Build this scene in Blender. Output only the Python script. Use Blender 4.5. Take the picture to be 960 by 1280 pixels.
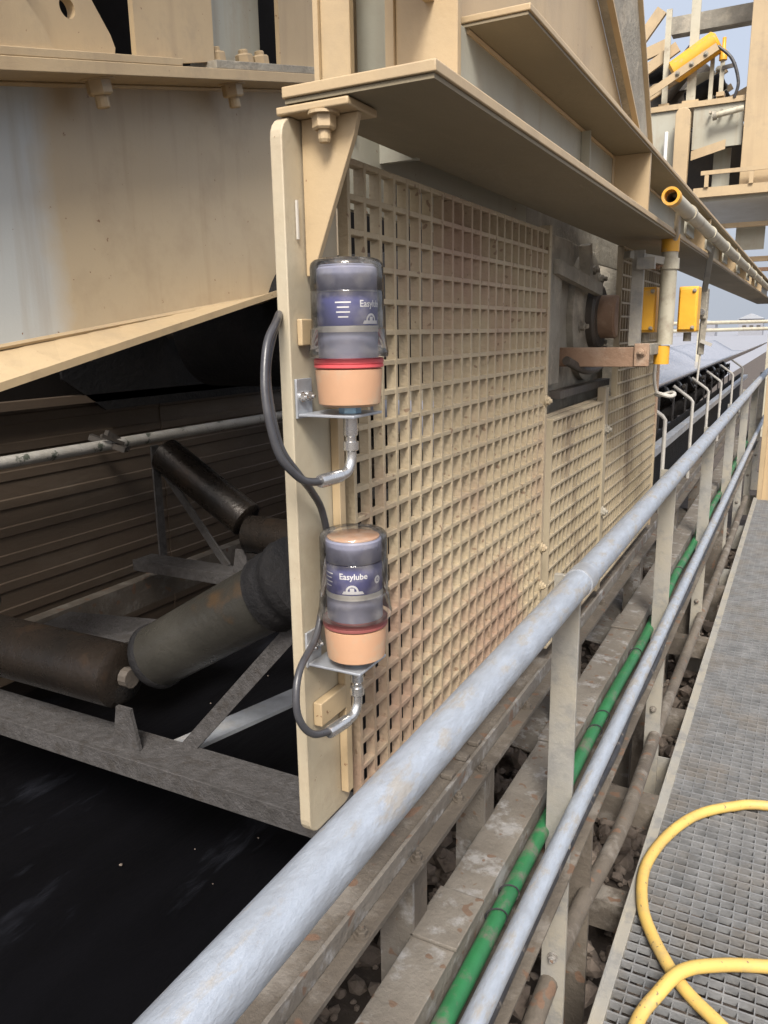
import bpy, bmesh, math, random
from mathutils import Vector, Matrix
random.seed(7)
S = bpy.context.scene
for o in list(bpy.data.objects): bpy.data.objects.remove(o)
C = S.collection
R = math.radians
PI = math.pi

# ------------------------------------------------------------------ camera
cd = bpy.data.cameras.new('camera'); cam = bpy.data.objects.new('camera', cd); C.objects.link(cam)
cam.matrix_world = Matrix(((0.88483526, -0.09016699, 0.4570957, 0.0),
                           (0.46563138, 0.2047021, -0.86097878, 0.0),
                           (-0.01593659, 0.97466249, 0.22311221, 1.5),
                           (0, 0, 0, 1)))
cd.sensor_fit = 'VERTICAL'; cd.sensor_height = 36; cd.lens = 980 / 1280 * 36
cd.clip_start = 0.02; cd.clip_end = 3000
S.camera = cam

# ------------------------------------------------------------------ sky, sun, exposure
SUN_EL, SUN_AZ = R(48), R(156)          # azimuth measured from +Y towards +X
w = bpy.data.worlds.new('World'); S.world = w; w.use_nodes = True
nt = w.node_tree; bg = nt.nodes['Background']
sky = nt.nodes.new('ShaderNodeTexSky'); sky.sky_type = 'NISHITA'; sky.sun_disc = False
sky.sun_elevation = SUN_EL; sky.sun_rotation = SUN_AZ
sky.air_density = 0.8; sky.dust_density = 10.0; sky.ozone_density = 1.0
tc = nt.nodes.new('ShaderNodeTexCoord'); cn = nt.nodes.new('ShaderNodeTexNoise'); cn.inputs['Scale'].default_value = 2.2; cn.inputs['Detail'].default_value = 7
nt.links.new(tc.outputs['Generated'], cn.inputs['Vector'])
cr = nt.nodes.new('ShaderNodeMix'); cr.data_type = 'RGBA'; cr.inputs[6].default_value = (2.6, 2.95, 3.6, 1); cr.inputs[7].default_value = (3.7, 3.85, 4.1, 1)   # thin overcast
nt.links.new(cn.outputs['Fac'], cr.inputs['Factor'])
cm = nt.nodes.new('ShaderNodeMix'); cm.data_type = 'RGBA'; cm.inputs['Factor'].default_value = 0.6
nt.links.new(sky.outputs[0], cm.inputs[6]); nt.links.new(cr.outputs[2], cm.inputs[7])
nt.links.new(cm.outputs[2], bg.inputs[0]); bg.inputs[1].default_value = 0.15
sd = bpy.data.lights.new('sun', 'SUN'); sun = bpy.data.objects.new('sun', sd); C.objects.link(sun)
sd.energy = 2.8; sd.angle = R(18); sd.color = (1.0, 0.96, 0.90)
d = Vector((math.sin(SUN_AZ) * math.cos(SUN_EL), math.cos(SUN_AZ) * math.cos(SUN_EL), math.sin(SUN_EL)))
sun.rotation_euler = d.to_track_quat('Z', 'Y').to_euler(); sun.location = (4, -4, 8)
S.view_settings.view_transform = 'Standard'; S.view_settings.look = 'None'
S.view_settings.gamma = 1; S.view_settings.exposure = 0.8
S.render.engine = 'CYCLES'

# ------------------------------------------------------------------ materials
def mat(name, c1, c2=None, scale=6, rough=0.6, metal=0.0, bump=0.15, bscale=60, dirt=None, dscale=3.0, dlo=0.52, dhi=0.68,
        stretch=(1, 1, 1), spec=0.5, speck=None, drough=None, damt=1.0, mid=0.5, streak=None, chips=None, patch=None):
    m = bpy.data.materials.new(name); m.use_nodes = True
    n = m.node_tree.nodes; l = m.node_tree.links; b = n['Principled BSDF']
    g = n.new('ShaderNodeNewGeometry'); mp = n.new('ShaderNodeMapping'); mp.inputs['Scale'].default_value = stretch
    l.new(g.outputs['Position'], mp.inputs['Vector'])
    def noise(sc, det=6, ro=0.6):
        t = n.new('ShaderNodeTexNoise'); t.inputs['Scale'].default_value = sc; t.inputs['Detail'].default_value = det
        t.inputs['Roughness'].default_value = ro; l.new(mp.outputs[0], t.inputs['Vector']); return t.outputs['Fac']
    def ramp(src, a, b_):
        r = n.new('ShaderNodeMapRange'); r.inputs['From Min'].default_value = a; r.inputs['From Max'].default_value = b_
        l.new(src, r.inputs['Value']); return r.outputs[0]
    def mix(f, a, b_):
        x = n.new('ShaderNodeMix'); x.data_type = 'RGBA'
        if hasattr(f, 'name'): l.new(f, x.inputs['Factor'])
        else: x.inputs['Factor'].default_value = f
        for i, v in ((6, a), (7, b_)):
            if isinstance(v, tuple): x.inputs[i].default_value = (*v, 1)
            else: l.new(v, x.inputs[i])
        return x.outputs[2]
    c2 = c2 or tuple(v * 0.8 for v in c1)
    col = mix(ramp(noise(scale), mid - 0.18, mid + 0.18), c1, c2)
    rg = None
    if dirt:
        f = ramp(noise(dscale, 9, 0.68), dlo, dhi)
        if damt < 1:
            mm = n.new('ShaderNodeMath'); mm.operation = 'MULTIPLY'; l.new(f, mm.inputs[0]); mm.inputs[1].default_value = damt; f = mm.outputs[0]
        col = mix(f, col, dirt)
        if drough is not None:
            rr = n.new('ShaderNodeMapRange'); l.new(f, rr.inputs['Value']); rr.inputs['To Min'].default_value = rough; rr.inputs['To Max'].default_value = drough
            rg = rr.outputs[0]
    if patch:      # one broad area in another colour: colour, y at its edge, width of the blend
        sx = n.new('ShaderNodeSeparateXYZ'); l.new(g.outputs['Position'], sx.inputs[0])
        ad = n.new('ShaderNodeMath'); ad.operation = 'MULTIPLY_ADD'; l.new(noise(3, 5), ad.inputs[0]); ad.inputs[1].default_value = 0.18; l.new(sx.outputs['Y'], ad.inputs[2])
        col = mix(ramp(ad.outputs[0], patch[1] + patch[2], patch[1] - patch[2]), col, patch[0])
    if streak:     # runs down the face: colour, scale, lo, hi, amount
        m2 = n.new('ShaderNodeMapping'); m2.inputs['Scale'].default_value = (1, 1, 0.07); l.new(g.outputs['Position'], m2.inputs['Vector'])
        t2 = n.new('ShaderNodeTexNoise'); t2.inputs['Scale'].default_value = streak[1]; t2.inputs['Detail'].default_value = 7; l.new(m2.outputs[0], t2.inputs['Vector'])
        mm = n.new('ShaderNodeMath'); mm.operation = 'MULTIPLY'; l.new(ramp(t2.outputs['Fac'], streak[2], streak[3]), mm.inputs[0]); mm.inputs[1].default_value = streak[4]
        col = mix(mm.outputs[0], col, streak[0])
    if chips:      # small chipped spots: colour, scale, threshold
        t3 = n.new('ShaderNodeTexNoise'); t3.inputs['Scale'].default_value = chips[1]; t3.inputs['Detail'].default_value = 4; t3.inputs['Roughness'].default_value = 0.7; l.new(g.outputs['Position'], t3.inputs['Vector'])
        col = mix(ramp(t3.outputs['Fac'], chips[2], chips[2] + 0.02), col, chips[0])
    if speck:
        v = n.new('ShaderNodeTexNoise'); v.inputs['Scale'].default_value = speck[1]; v.inputs['Detail'].default_value = 1
        l.new(g.outputs['Position'], v.inputs['Vector'])
        col = mix(ramp(v.outputs['Fac'], speck[2], speck[2] + 0.03), col, speck[0])
    l.new(col, b.inputs['Base Color'])
    b.inputs['Metallic'].default_value = metal; b.inputs['Specular IOR Level'].default_value = spec
    if rg: l.new(rg, b.inputs['Roughness'])
    else:
        rr = n.new('ShaderNodeMapRange'); l.new(noise(scale * 3), rr.inputs['Value'])
        rr.inputs['To Min'].default_value = max(0.02, rough - 0.12); rr.inputs['To Max'].default_value = min(1, rough + 0.12); l.new(rr.outputs[0], b.inputs['Roughness'])
    if bump:
        bp = n.new('ShaderNodeBump'); bp.inputs['Strength'].default_value = bump; bp.inputs['Distance'].default_value = 0.01
        l.new(noise(bscale, 8, 0.65), bp.inputs['Height']); l.new(bp.outputs[0], b.inputs['Normal'])
    return m

TAN = (0.455, 0.345, 0.205); TAN2 = (0.38, 0.285, 0.17)
PK = dict(streak=((0.27, 0.195, 0.12), 22, 0.54, 0.76, 0.35), chips=((0.17, 0.085, 0.04), 48, 0.69))
M = {}
M['paint'] = mat('tan_paint', TAN, TAN2, 2.2, 0.5, bump=0.08, bscale=90, dirt=(0.29, 0.23, 0.155), dscale=7, dlo=0.52, dhi=0.74, damt=0.6, **PK)
M['paint_grey'] = mat('grey_beige_paint', (0.38, 0.375, 0.315), (0.33, 0.315, 0.25), 2.0, 0.5, bump=0.08, bscale=90, dirt=(0.27, 0.22, 0.15), dscale=7, dlo=0.54, dhi=0.74, damt=0.5, **PK)
M['paint_girder'] = mat('two_tone_girder_paint', (0.42, 0.345, 0.24), (0.45, 0.36, 0.235), 1.6, 0.5, bump=0.08, bscale=90, dirt=(0.28, 0.21, 0.14), dscale=4, dlo=0.5, dhi=0.75, damt=0.5, patch=((0.45, 0.47, 0.46), 1.46, 0.04), **PK)  # patch: pale grey towards the near end
M['paint_dusty'] = mat('dusty_plate_paint', (0.40, 0.365, 0.275), (0.42, 0.345, 0.235), 3.5, 0.55, bump=0.1, bscale=90, dirt=(0.30, 0.24, 0.165), dscale=9, dlo=0.5, dhi=0.7, damt=0.6, **PK)
M['underside_shade'] = mat('underside_shade_olive', (0.23, 0.19, 0.125), (0.18, 0.15, 0.095), 4, 0.7, bump=0.15, bscale=70, dirt=(0.27, 0.215, 0.14), dscale=5, dlo=0.55, dhi=0.7, stretch=(1, 0.3, 1))  # dark olive stands in for shade on the beam undersides
M['frp'] = mat('beige_grating', (0.43, 0.352, 0.235), (0.37, 0.30, 0.195), 5, 0.7, bump=0.4, bscale=140, dirt=(0.33, 0.215, 0.155), dscale=2.4, dlo=0.46, dhi=0.62, damt=0.8, speck=((0.24, 0.165, 0.105), 80, 0.70))
M['frp_stain'] = mat('stained_grating', (0.36, 0.30, 0.21), (0.33, 0.275, 0.18), 6, 0.6, bump=0.1, bscale=120, dirt=(0.17, 0.13, 0.09), dscale=4, dlo=0.5, dhi=0.62, damt=0.8, stretch=(1, 1, 0.35))
M['galv'] = mat('galvanised_steel', (0.50, 0.53, 0.57), (0.36, 0.38, 0.41), 22, 0.42, metal=0.55, bump=0.12, bscale=150, dirt=(0.42, 0.37, 0.30), dscale=9, dlo=0.52, dhi=0.7, drough=0.7, damt=0.7)
M['galv_tube'] = mat('worn_galvanised_tube', (0.40, 0.445, 0.51), (0.32, 0.35, 0.395), 70, 0.42, metal=0.35, bump=0.3, bscale=130, dirt=(0.33, 0.30, 0.255), dscale=34, dlo=0.52, dhi=0.62, stretch=(1, 0.35, 1), drough=0.75, damt=0.75)
M['galv_dusty'] = mat('dusty_post_steel', (0.33, 0.30, 0.24), (0.28, 0.275, 0.255), 5, 0.6, metal=0.1, bump=0.2, bscale=90, dirt=(0.21, 0.208, 0.20), dscale=12, dlo=0.5, dhi=0.65)
M['dusty'] = mat('dust_caked_steel', (0.20, 0.18, 0.152), (0.125, 0.108, 0.088), 5, 0.8, bump=0.5, bscale=45, dirt=(0.28, 0.272, 0.26), dscale=14, dlo=0.53, dhi=0.63, speck=((0.15, 0.10, 0.07), 38, 0.66))
M['dusty2'] = mat('mud_brown_steel', (0.14, 0.118, 0.092), (0.08, 0.066, 0.052), 4, 0.8, bump=0.55, bscale=40, dirt=(0.185, 0.165, 0.14), dscale=9, dlo=0.52, dhi=0.64, speck=((0.14, 0.085, 0.055), 26, 0.66))
M['frame_dusty'] = mat('idler_frame_steel', (0.065, 0.061, 0.06), (0.036, 0.033, 0.031), 45, 0.75, bump=0.5, bscale=110, dirt=(0.035, 0.03, 0.026), dscale=28, dlo=0.53, dhi=0.62, damt=0.8)
M['roller'] = mat('worn_roller_steel', (0.013, 0.012, 0.011), (0.028, 0.021, 0.016), 6, 0.28, metal=0.4, bump=0.2, bscale=60, dirt=(0.045, 0.028, 0.017), dscale=9, dlo=0.58, dhi=0.74)
M['roller_pale'] = mat('pale_roller_shell', (0.06, 0.057, 0.048), (0.028, 0.026, 0.022), 5, 0.3, metal=0.3, bump=0.2, bscale=60, dirt=(0.11, 0.062, 0.026), dscale=5, dlo=0.57, dhi=0.72)
M['rubber'] = mat('black_rubber', (0.008, 0.008, 0.009), (0.014, 0.013, 0.013), 9, 0.7, bump=0.7, bscale=40, spec=0.2)
M['belt_black'] = mat('wet_black_belt', (0.0025, 0.0025, 0.003), (0.004, 0.004, 0.005), 5, 0.3, bump=0.2, bscale=20, spec=0.15, stretch=(1, 0.25, 1), dirt=(0.012, 0.013, 0.017), dscale=6, dlo=0.58, dhi=0.72, drough=0.7)  # bluish dust tone doubles as a faint painted sheen
M['belt'] = mat('sky_pale_belt', (0.30, 0.30, 0.335), (0.25, 0.25, 0.28), 5, 0.22, bump=0.03, bscale=40, spec=0.9)  # pale base colour stands in for sky reflected on black rubber
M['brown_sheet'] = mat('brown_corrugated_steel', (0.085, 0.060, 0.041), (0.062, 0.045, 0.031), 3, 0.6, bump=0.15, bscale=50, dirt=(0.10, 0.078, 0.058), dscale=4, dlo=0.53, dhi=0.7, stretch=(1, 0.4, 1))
M['dark_sheet'] = mat('dark_shade_sheet', (0.008, 0.007, 0.006), (0.012, 0.010, 0.009), 3, 0.8, bump=0.1, spec=0.1)  # near black, for the added dark backing and shade roof
M['rust'] = mat('rusty_brown_steel', (0.30, 0.19, 0.12), (0.22, 0.135, 0.085), 12, 0.7, bump=0.3, bscale=70, dirt=(0.40, 0.30, 0.22), dscale=7)
M['castgrey'] = mat('dirty_cast_steel', (0.33, 0.305, 0.25), (0.20, 0.18, 0.145), 9, 0.75, bump=0.5, bscale=60, dirt=(0.42, 0.37, 0.29), dscale=8)
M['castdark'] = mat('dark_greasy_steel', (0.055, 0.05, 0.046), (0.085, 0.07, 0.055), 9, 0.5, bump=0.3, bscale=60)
M['whitepipe'] = mat('flaking_white_paint', (0.42, 0.40, 0.37), (0.34, 0.32, 0.28), 20, 0.6, bump=0.3, dirt=(0.08, 0.09, 0.07), dscale=16, dlo=0.57, dhi=0.62)
M['yellow'] = mat('yellow_enamel', (0.70, 0.37, 0.03), (0.62, 0.31, 0.028), 14, 0.45, bump=0.08, dirt=(0.45, 0.33, 0.15), dscale=14, dlo=0.56, dhi=0.68)
M['hose_yellow'] = mat('yellow_hose_rubber', (0.60, 0.41, 0.11), (0.52, 0.345, 0.10), 9, 0.55, bump=0.15, dirt=(0.36, 0.27, 0.13), dscale=16, dlo=0.5, dhi=0.68, damt=0.7, speck=((0.2, 0.15, 0.08), 90, 0.7))
M['green'] = mat('green_cable_sheath', (0.025, 0.17, 0.06), (0.022, 0.115, 0.045), 12, 0.45, bump=0.06, dirt=(0.13, 0.125, 0.10), dscale=13, dlo=0.52, dhi=0.64)
M['cable_black'] = mat('black_cable_sheath', (0.02, 0.02, 0.024), (0.04, 0.04, 0.042), 20, 0.5, bump=0.1, dirt=(0.16, 0.14, 0.12), dscale=30, dlo=0.56, dhi=0.66)
M['rubberhose'] = mat('black_grease_hose', (0.035, 0.035, 0.04), (0.06, 0.06, 0.065), 30, 0.32, bump=0.08)
M['chrome'] = mat('bright_fitting', (0.70, 0.69, 0.67), (0.55, 0.54, 0.53), 40, 0.25, metal=0.9, bump=0.05)
M['bluenut'] = mat('blue_zinc_nut', (0.20, 0.36, 0.50), (0.28, 0.40, 0.48), 40, 0.35, metal=0.5, bump=0.05)
M['peach'] = mat('peach_plastic', (0.51, 0.295, 0.175), (0.45, 0.265, 0.16), 14, 0.5, bump=0.06, dirt=(0.42, 0.31, 0.21), dscale=22, dlo=0.48, dhi=0.66)
M['red'] = mat('red_ring', (0.62, 0.09, 0.10), (0.55, 0.08, 0.09), 20, 0.4, bump=0.02)
M['dullred'] = mat('dull_red_ring', (0.26, 0.075, 0.07), (0.20, 0.06, 0.055), 20, 0.5, bump=0.02)
M['greyplastic'] = mat('blue_grey_plastic', (0.19, 0.20, 0.26), (0.15, 0.155, 0.20), 20, 0.35, bump=0.02)
M['haze_plastic'] = mat('grease_reservoir', (0.25, 0.26, 0.345), (0.18, 0.19, 0.26), 20, 0.3, bump=0.02)
M['cream'] = mat('cream_label_band', (0.62, 0.60, 0.52), (0.56, 0.54, 0.46), 20, 0.4, bump=0)
M['navy'] = mat('navy_label', (0.045, 0.05, 0.19), (0.038, 0.042, 0.155), 30, 0.35, bump=0)
M['white'] = mat('white_print', (0.75, 0.75, 0.74), (0.7, 0.7, 0.7), 30, 0.5, bump=0)
M['whitewire'] = mat('white_wire', (0.48, 0.46, 0.42), (0.40, 0.38, 0.34), 30, 0.5, bump=0.05)
M['palepole'] = mat('cream_tube_paint', (0.46, 0.43, 0.34), (0.40, 0.37, 0.28), 12, 0.45, bump=0.05, dirt=(0.28, 0.235, 0.175), dscale=14)
M['ground'] = mat('spilled_ore_ground', (0.075, 0.058, 0.046), (0.05, 0.04, 0.033), 5, 0.95, bump=0.8, bscale=14, dirt=(0.10, 0.08, 0.065), dscale=20, dlo=0.5, dhi=0.62)
M['stone'] = mat('ore_lumps', (0.26, 0.21, 0.17), (0.15, 0.12, 0.097), 14, 0.95, bump=0.5, bscale=90)
M['grate'] = mat('walkway_grating_steel', (0.25, 0.255, 0.26), (0.15, 0.155, 0.16), 14, 0.6, metal=0.2, bump=0.3, bscale=120, dirt=(0.21, 0.185, 0.155), dscale=5, dlo=0.47, dhi=0.70, damt=0.7)
M['concrete'] = mat('pale_haze_concrete', (0.27, 0.28, 0.31), (0.23, 0.235, 0.26), 3, 0.85)  # pale blue tint also stands in for haze on the far sheds

def clear_plastic():
    m = bpy.data.materials.new('clear_cover_plastic'); m.use_nodes = True
    n = m.node_tree.nodes; l = m.node_tree.links; n.remove(n['Principled BSDF'])
    out = n['Material Output']; tr = n.new('ShaderNodeBsdfTransparent'); gl = n.new('ShaderNodeBsdfGlossy'); df = n.new('ShaderNodeBsdfTranslucent')
    d2 = n.new('ShaderNodeBsdfDiffuse'); d2.inputs[0].default_value = (0.50, 0.47, 0.43, 1)
    tr.inputs[0].default_value = (0.97, 0.965, 0.97, 1); gl.inputs['Roughness'].default_value = 0.07
    fr = n.new('ShaderNodeFresnel'); fr.inputs[0].default_value = 1.5
    g = n.new('ShaderNodeNewGeometry'); nz = n.new('ShaderNodeTexNoise'); nz.inputs['Scale'].default_value = 45; nz.inputs['Detail'].default_value = 6
    l.new(g.outputs['Position'], nz.inputs['Vector'])
    mr = n.new('ShaderNodeMapRange'); mr.inputs['From Min'].default_value = 0.45; mr.inputs['From Max'].default_value = 0.75
    mr.inputs['To Min'].default_value = 0.04; mr.inputs['To Max'].default_value = 0.22; l.new(nz.outputs['Fac'], mr.inputs['Value'])
    a = n.new('ShaderNodeMixShader'); l.new(mr.outputs[0], a.inputs[0]); l.new(tr.outputs[0], a.inputs[1]); l.new(d2.outputs[0], a.inputs[2])
    b = n.new('ShaderNodeMixShader'); l.new(fr.outputs[0], b.inputs[0]); l.new(a.outputs[0], b.inputs[1]); l.new(gl.outputs[0], b.inputs[2])
    l.new(b.outputs[0], out.inputs[0]); return m
M['clear'] = clear_plastic()

# ------------------------------------------------------------------ helpers
class MB:
    def __init__(s): s.v = []; s.f = []
    def add(s, vs, fs):
        k = len(s.v); s.v += [tuple(p) for p in vs]; s.f += [tuple(i + k for i in q) for q in fs]; return s
    def hexa(s, p):   # p: 4 bottom ccw, 4 top
        return s.add(p, [(3, 2, 1, 0), (4, 5, 6, 7), (0, 1, 5, 4), (1, 2, 6, 5), (2, 3, 7, 6), (3, 0, 4, 7)])
    def box(s, x0, x1, y0, y1, z0, z1):
        return s.hexa([(x0, y0, z0), (x1, y0, z0), (x1, y1, z0), (x0, y1, z0), (x0, y0, z1), (x1, y0, z1), (x1, y1, z1), (x0, y1, z1)])
    def bar(s, a, b, w_, h, up=(0, 0, 1)):    # rectangular bar from a to b, w_ sideways, h along up
        a = Vector(a); b = Vector(b); t = (b - a).normalized(); u = Vector(up)
        sd_ = t.cross(u).normalized(); u = sd_.cross(t).normalized(); x = sd_ * w_ / 2; y = u * h / 2
        return s.hexa([a - x - y, a + x - y, b + x - y, b - x - y, a - x + y, a + x + y, b + x + y, b - x + y])
    def tube(s, pts, r, n=12, cap=True, r2=None):
        pts = [Vector(p) for p in pts]; rings = []; k0 = len(s.v); N = len(pts)
        t0 = (pts[1] - pts[0]).normalized(); ref = Vector((0, 0, 1)) if abs(t0.z) < 0.9 else Vector((1, 0, 0))
        u = t0.cross(ref).normalized()
        for i, p in enumerate(pts):
            t = (pts[min(i + 1, N - 1)] - pts[max(i - 1, 0)]).normalized()
            u = (u - t * u.dot(t)).normalized(); v = t.cross(u)
            rr = r if not callable(r) else r(i / (N - 1))
            for j in range(n):
                a = 2 * PI * j / n; s.v.append(tuple(p + (u * math.cos(a) + v * math.sin(a)) * rr))
        for i in range(N - 1):
            for j in range(n):
                a = k0 + i * n + j; b = k0 + i * n + (j + 1) % n; s.f.append((a, b, b + n, a + n))
        if cap:
            s.f.append(tuple(k0 + j for j in range(n))[::-1]); s.f.append(tuple(k0 + (N - 1) * n + j for j in range(n)))
        return s
    def lathe(s, prof, o, axis=(0, 0, 1), n=24, capa=True, capb=True):   # prof: (r, h)
        ax = Vector(axis).normalized(); ref = Vector((1, 0, 0)) if abs(ax.x) < 0.9 else Vector((0, 1, 0))
        u = ax.cross(ref).normalized(); v = ax.cross(u); o = Vector(o); k0 = len(s.v)
        for r, h in prof:
            for j in range(n):
                a = 2 * PI * j / n; s.v.append(tuple(o + ax * h + (u * math.cos(a) + v * math.sin(a)) * r))
        for i in range(len(prof) - 1):
            for j in range(n):
                a = k0 + i * n + j; b = k0 + i * n + (j + 1) % n; s.f.append((a, b, b + n, a + n))
        if capa: s.f.append(tuple(k0 + j for j in range(n))[::-1])
        if capb: s.f.append(tuple(k0 + (len(prof) - 1) * n + j for j in range(n)))
        return s
    def prism(s, poly, e0, e1, axis='x'):     # polygon in the plane across axis
        def p3(a, b, e): return (e, a, b) if axis == 'x' else ((a, e, b) if axis == 'y' else (a, b, e))
        n = len(poly); vs = [p3(a, b, e0) for a, b in poly] + [p3(a, b, e1) for a, b in poly]
        return s.add(vs, [tuple(range(n))[::-1], tuple(range(n, 2 * n))] + [(i, (i + 1) % n, n + (i + 1) % n, n + i) for i in range(n)])
    def mesh(s, name, m=None, bevel=0, smooth=False, seg=2):
        me = bpy.data.meshes.new(name); bm = bmesh.new()
        vs = [bm.verts.new(p) for p in s.v]
        for q in s.f:
            try: bm.faces.new([vs[i] for i in q])
            except ValueError: pass
        bmesh.ops.recalc_face_normals(bm, faces=bm.faces)
        if bevel:
            es = [e for e in bm.edges if len(e.link_faces) == 2 and e.calc_face_angle(0) > 0.6]
            bv = bmesh.ops.bevel(bm, geom=es, offset=bevel, segments=seg, profile=0.7, affect='EDGES', clamp_overlap=True)
            for fc in bv['faces']: fc.smooth = True
        bm.to_mesh(me); bm.free()
        if smooth:
            for p in me.polygons: p.use_smooth = True
            me.set_sharp_from_angle(angle=R(38))
        if m: me.materials.append(M[m])
        return me
    def build(s, name, m, parent=None, bevel=0, smooth=False, seg=2):
        return link(name, s.mesh(name, m, bevel, smooth, seg), parent)

def link(name, me, parent=None, loc=None):
    o = bpy.data.objects.new(name, me); C.objects.link(o)
    if loc is not None: o.location = loc
    if parent is not None:
        o.parent = parent; o.matrix_parent_inverse = Matrix.Translation(parent.get('base', (0, 0, 0))).inverted()
    return o
def tag(o, label=None, cat=None, group=None, kind=None):
    if label: o['label'] = label
    if cat: o['category'] = cat
    if group: o['group'] = group
    if kind: o['kind'] = kind
    return o
BASE = {}
def thing(name, label, cat, loc, group=None, kind=None):
    o = bpy.data.objects.new(name, None); C.objects.link(o); o.location = loc; o.empty_display_size = 0.1
    BASE[o.name] = loc
    return tag(o, label, cat, group, kind)
def part(b, name, m, parent, **k):
    me = b.mesh(name, m, k.get('bevel', 0), k.get('smooth', False), k.get('seg', 2))
    return adopt(name, me, parent)
def adopt(name, me, parent, loc=None):
    o = bpy.data.objects.new(name, me); C.objects.link(o)
    if loc is not None: o.location = loc
    o.parent = parent
    root = parent
    if root.name in BASE: o.matrix_parent_inverse = Matrix.Translation(BASE[root.name]).inverted()
    return o
def copy_tree(o, off, parent=None):
    c = o.copy(); C.objects.link(c)
    if parent is None: c.location = Vector(o.location) + Vector(off)
    else: c.parent = parent; c.matrix_parent_inverse = o.matrix_parent_inverse.copy()
    for ch in list(o.children): copy_tree(ch, off, c)
    return c
def B(): return MB()
def spline(pts, n=8):
    P = [Vector(p) for p in pts]; out = []
    for i in range(len(P) - 1):
        p0 = P[max(i - 1, 0)]; p1 = P[i]; p2 = P[i + 1]; p3 = P[min(i + 2, len(P) - 1)]
        for k in range(n):
            t = k / n; out.append(0.5 * ((2 * p1) + (p2 - p0) * t + (2 * p0 - 5 * p1 + 4 * p2 - p3) * t * t + (3 * p1 - p0 - 3 * p2 + p3) * t ** 3))
    out.append(P[-1]); return out
def nut(b, o, r=0.013, h=0.012, axis=(0, 0, -1), stem=0.02, sr=None):   # hex nut with a bolt end and washer
    o = Vector(o); ax = Vector(axis).normalized()
    b.lathe([(r * 1.35, 0), (r * 1.35, 0.003)], o, ax, 16); b.lathe([(r, 0.003), (r, 0.003 + h * 0.85), (r * 0.85, h + 0.003)], o, ax, 6)
    b.lathe([((sr or r * 0.55), h + 0.002), ((sr or r * 0.55), h + stem), ((sr or r * 0.55) * 0.8, h + stem + 0.003)], o, ax, 12); return b

# ================================================================== SETTING
g = B()
nx = 60
g.box(-600, 600, -300, 1500, -0.62, -0.42)
gr = g.build('ground', 'ground'); tag(gr, 'brown spilled ore ground under the conveyor', None, None, 'structure')

yd = B().box(-90, -2.7, 6, 500, -0.425, -0.414).build('concrete_yard', 'concrete'); tag(yd, None, None, None, 'structure')
# lumps of spilled ore
def ico():
    bm = bmesh.new(); bmesh.ops.create_icosphere(bm, subdivisions=1, radius=1); v = [x.co.copy() for x in bm.verts]; f = [tuple(q.index for q in x.verts) for x in bm.faces]; bm.free(); return v, f
IV, IF = ico()
st = B(); rnd = random.Random(3)
def lumps(n, x0, x1, y0, y1, z, lo, hi, heap=0.0):
    for i in range(n):
        x = rnd.uniform(x0, x1); y = rnd.uniform(y0, y1); r = lo * (hi / lo) ** (rnd.random() ** 2.2)
        zz = z + heap * (0.5 + 0.5 * math.sin(y * 2.3 + x * 5)) * rnd.random()
        ph = rnd.uniform(0, 6.3); sx, sy, sz = (rnd.uniform(0.6, 1.3) for _ in range(3)); c, s_ = math.cos(ph), math.sin(ph)
        vs = []
        for v in IV:
            k = r * rnd.uniform(0.72, 1.2); X, Y, Z = v.x * sx * k, v.y * sy * k, v.z * sz * k * 0.8
            vs.append((x + X * c - Y * s_, y + X * s_ + Y * c, zz + Z))
        st.add(vs, IF)
lumps(5200, -1.1, 0.3, 0.4, 7.5, -0.42, 0.012, 0.06, 0.22)
so = st.build('ore_lumps', 'stone'); tag(so, 'loose brown ore lumps spilled on the ground beneath the walkway', 'rubble', None, 'stuff')

# walkway: steel bar grating with an edge plate
wk = thing('walkway', 'grey steel bar grating walkway with raised edge plate', 'walkway', (0, 3, 0), None, 'structure')
me = B().box(-0.262, 0.70, -0.0026, 0.0026, -0.019, 0).mesh('bar', 'grate')
for i in range(200): adopt('bar', me, wk, (0, 1.0 + i * 0.033, rnd.uniform(-0.0008, 0.0008)))
me = B().box(-0.0015, 0.0015, -1.2, 7.62, -0.016, -0.005).mesh('cross_bar', 'grate')
for i in range(29): adopt('cross_bar', me, wk, (-0.235 + i * 0.0335, 0, 0))
b = B()
for i in range(66): b.box(-0.262, 0.70, 0.967 - i * 0.033 - 0.0022, 0.967 - i * 0.033 + 0.0022, -0.032, 0)
tag(part(b, 'bar_field', 'grate', wk), kind='stuff')
b = B().box(-0.290, -0.262, -1.2, 7.62, -0.06, 0.006); b.box(-0.292, -0.286, -1.2, 7.62, -0.10, 0.010)
part(b, 'edge_plate', 'galv_dusty', wk, bevel=0.0015)
b = B().box(0.70, 0.73, -1.2, 7.62, -0.06, 0.006); part(b, 'edge_plate', 'galv_dusty', wk)
for y in (0.2, 1.9, 3.4, 4.9, 6.4): part(B().box(-0.284, 0.72, y, y + 0.06, -0.13, -0.034), 'support_beam', 'dusty2', wk)

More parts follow.
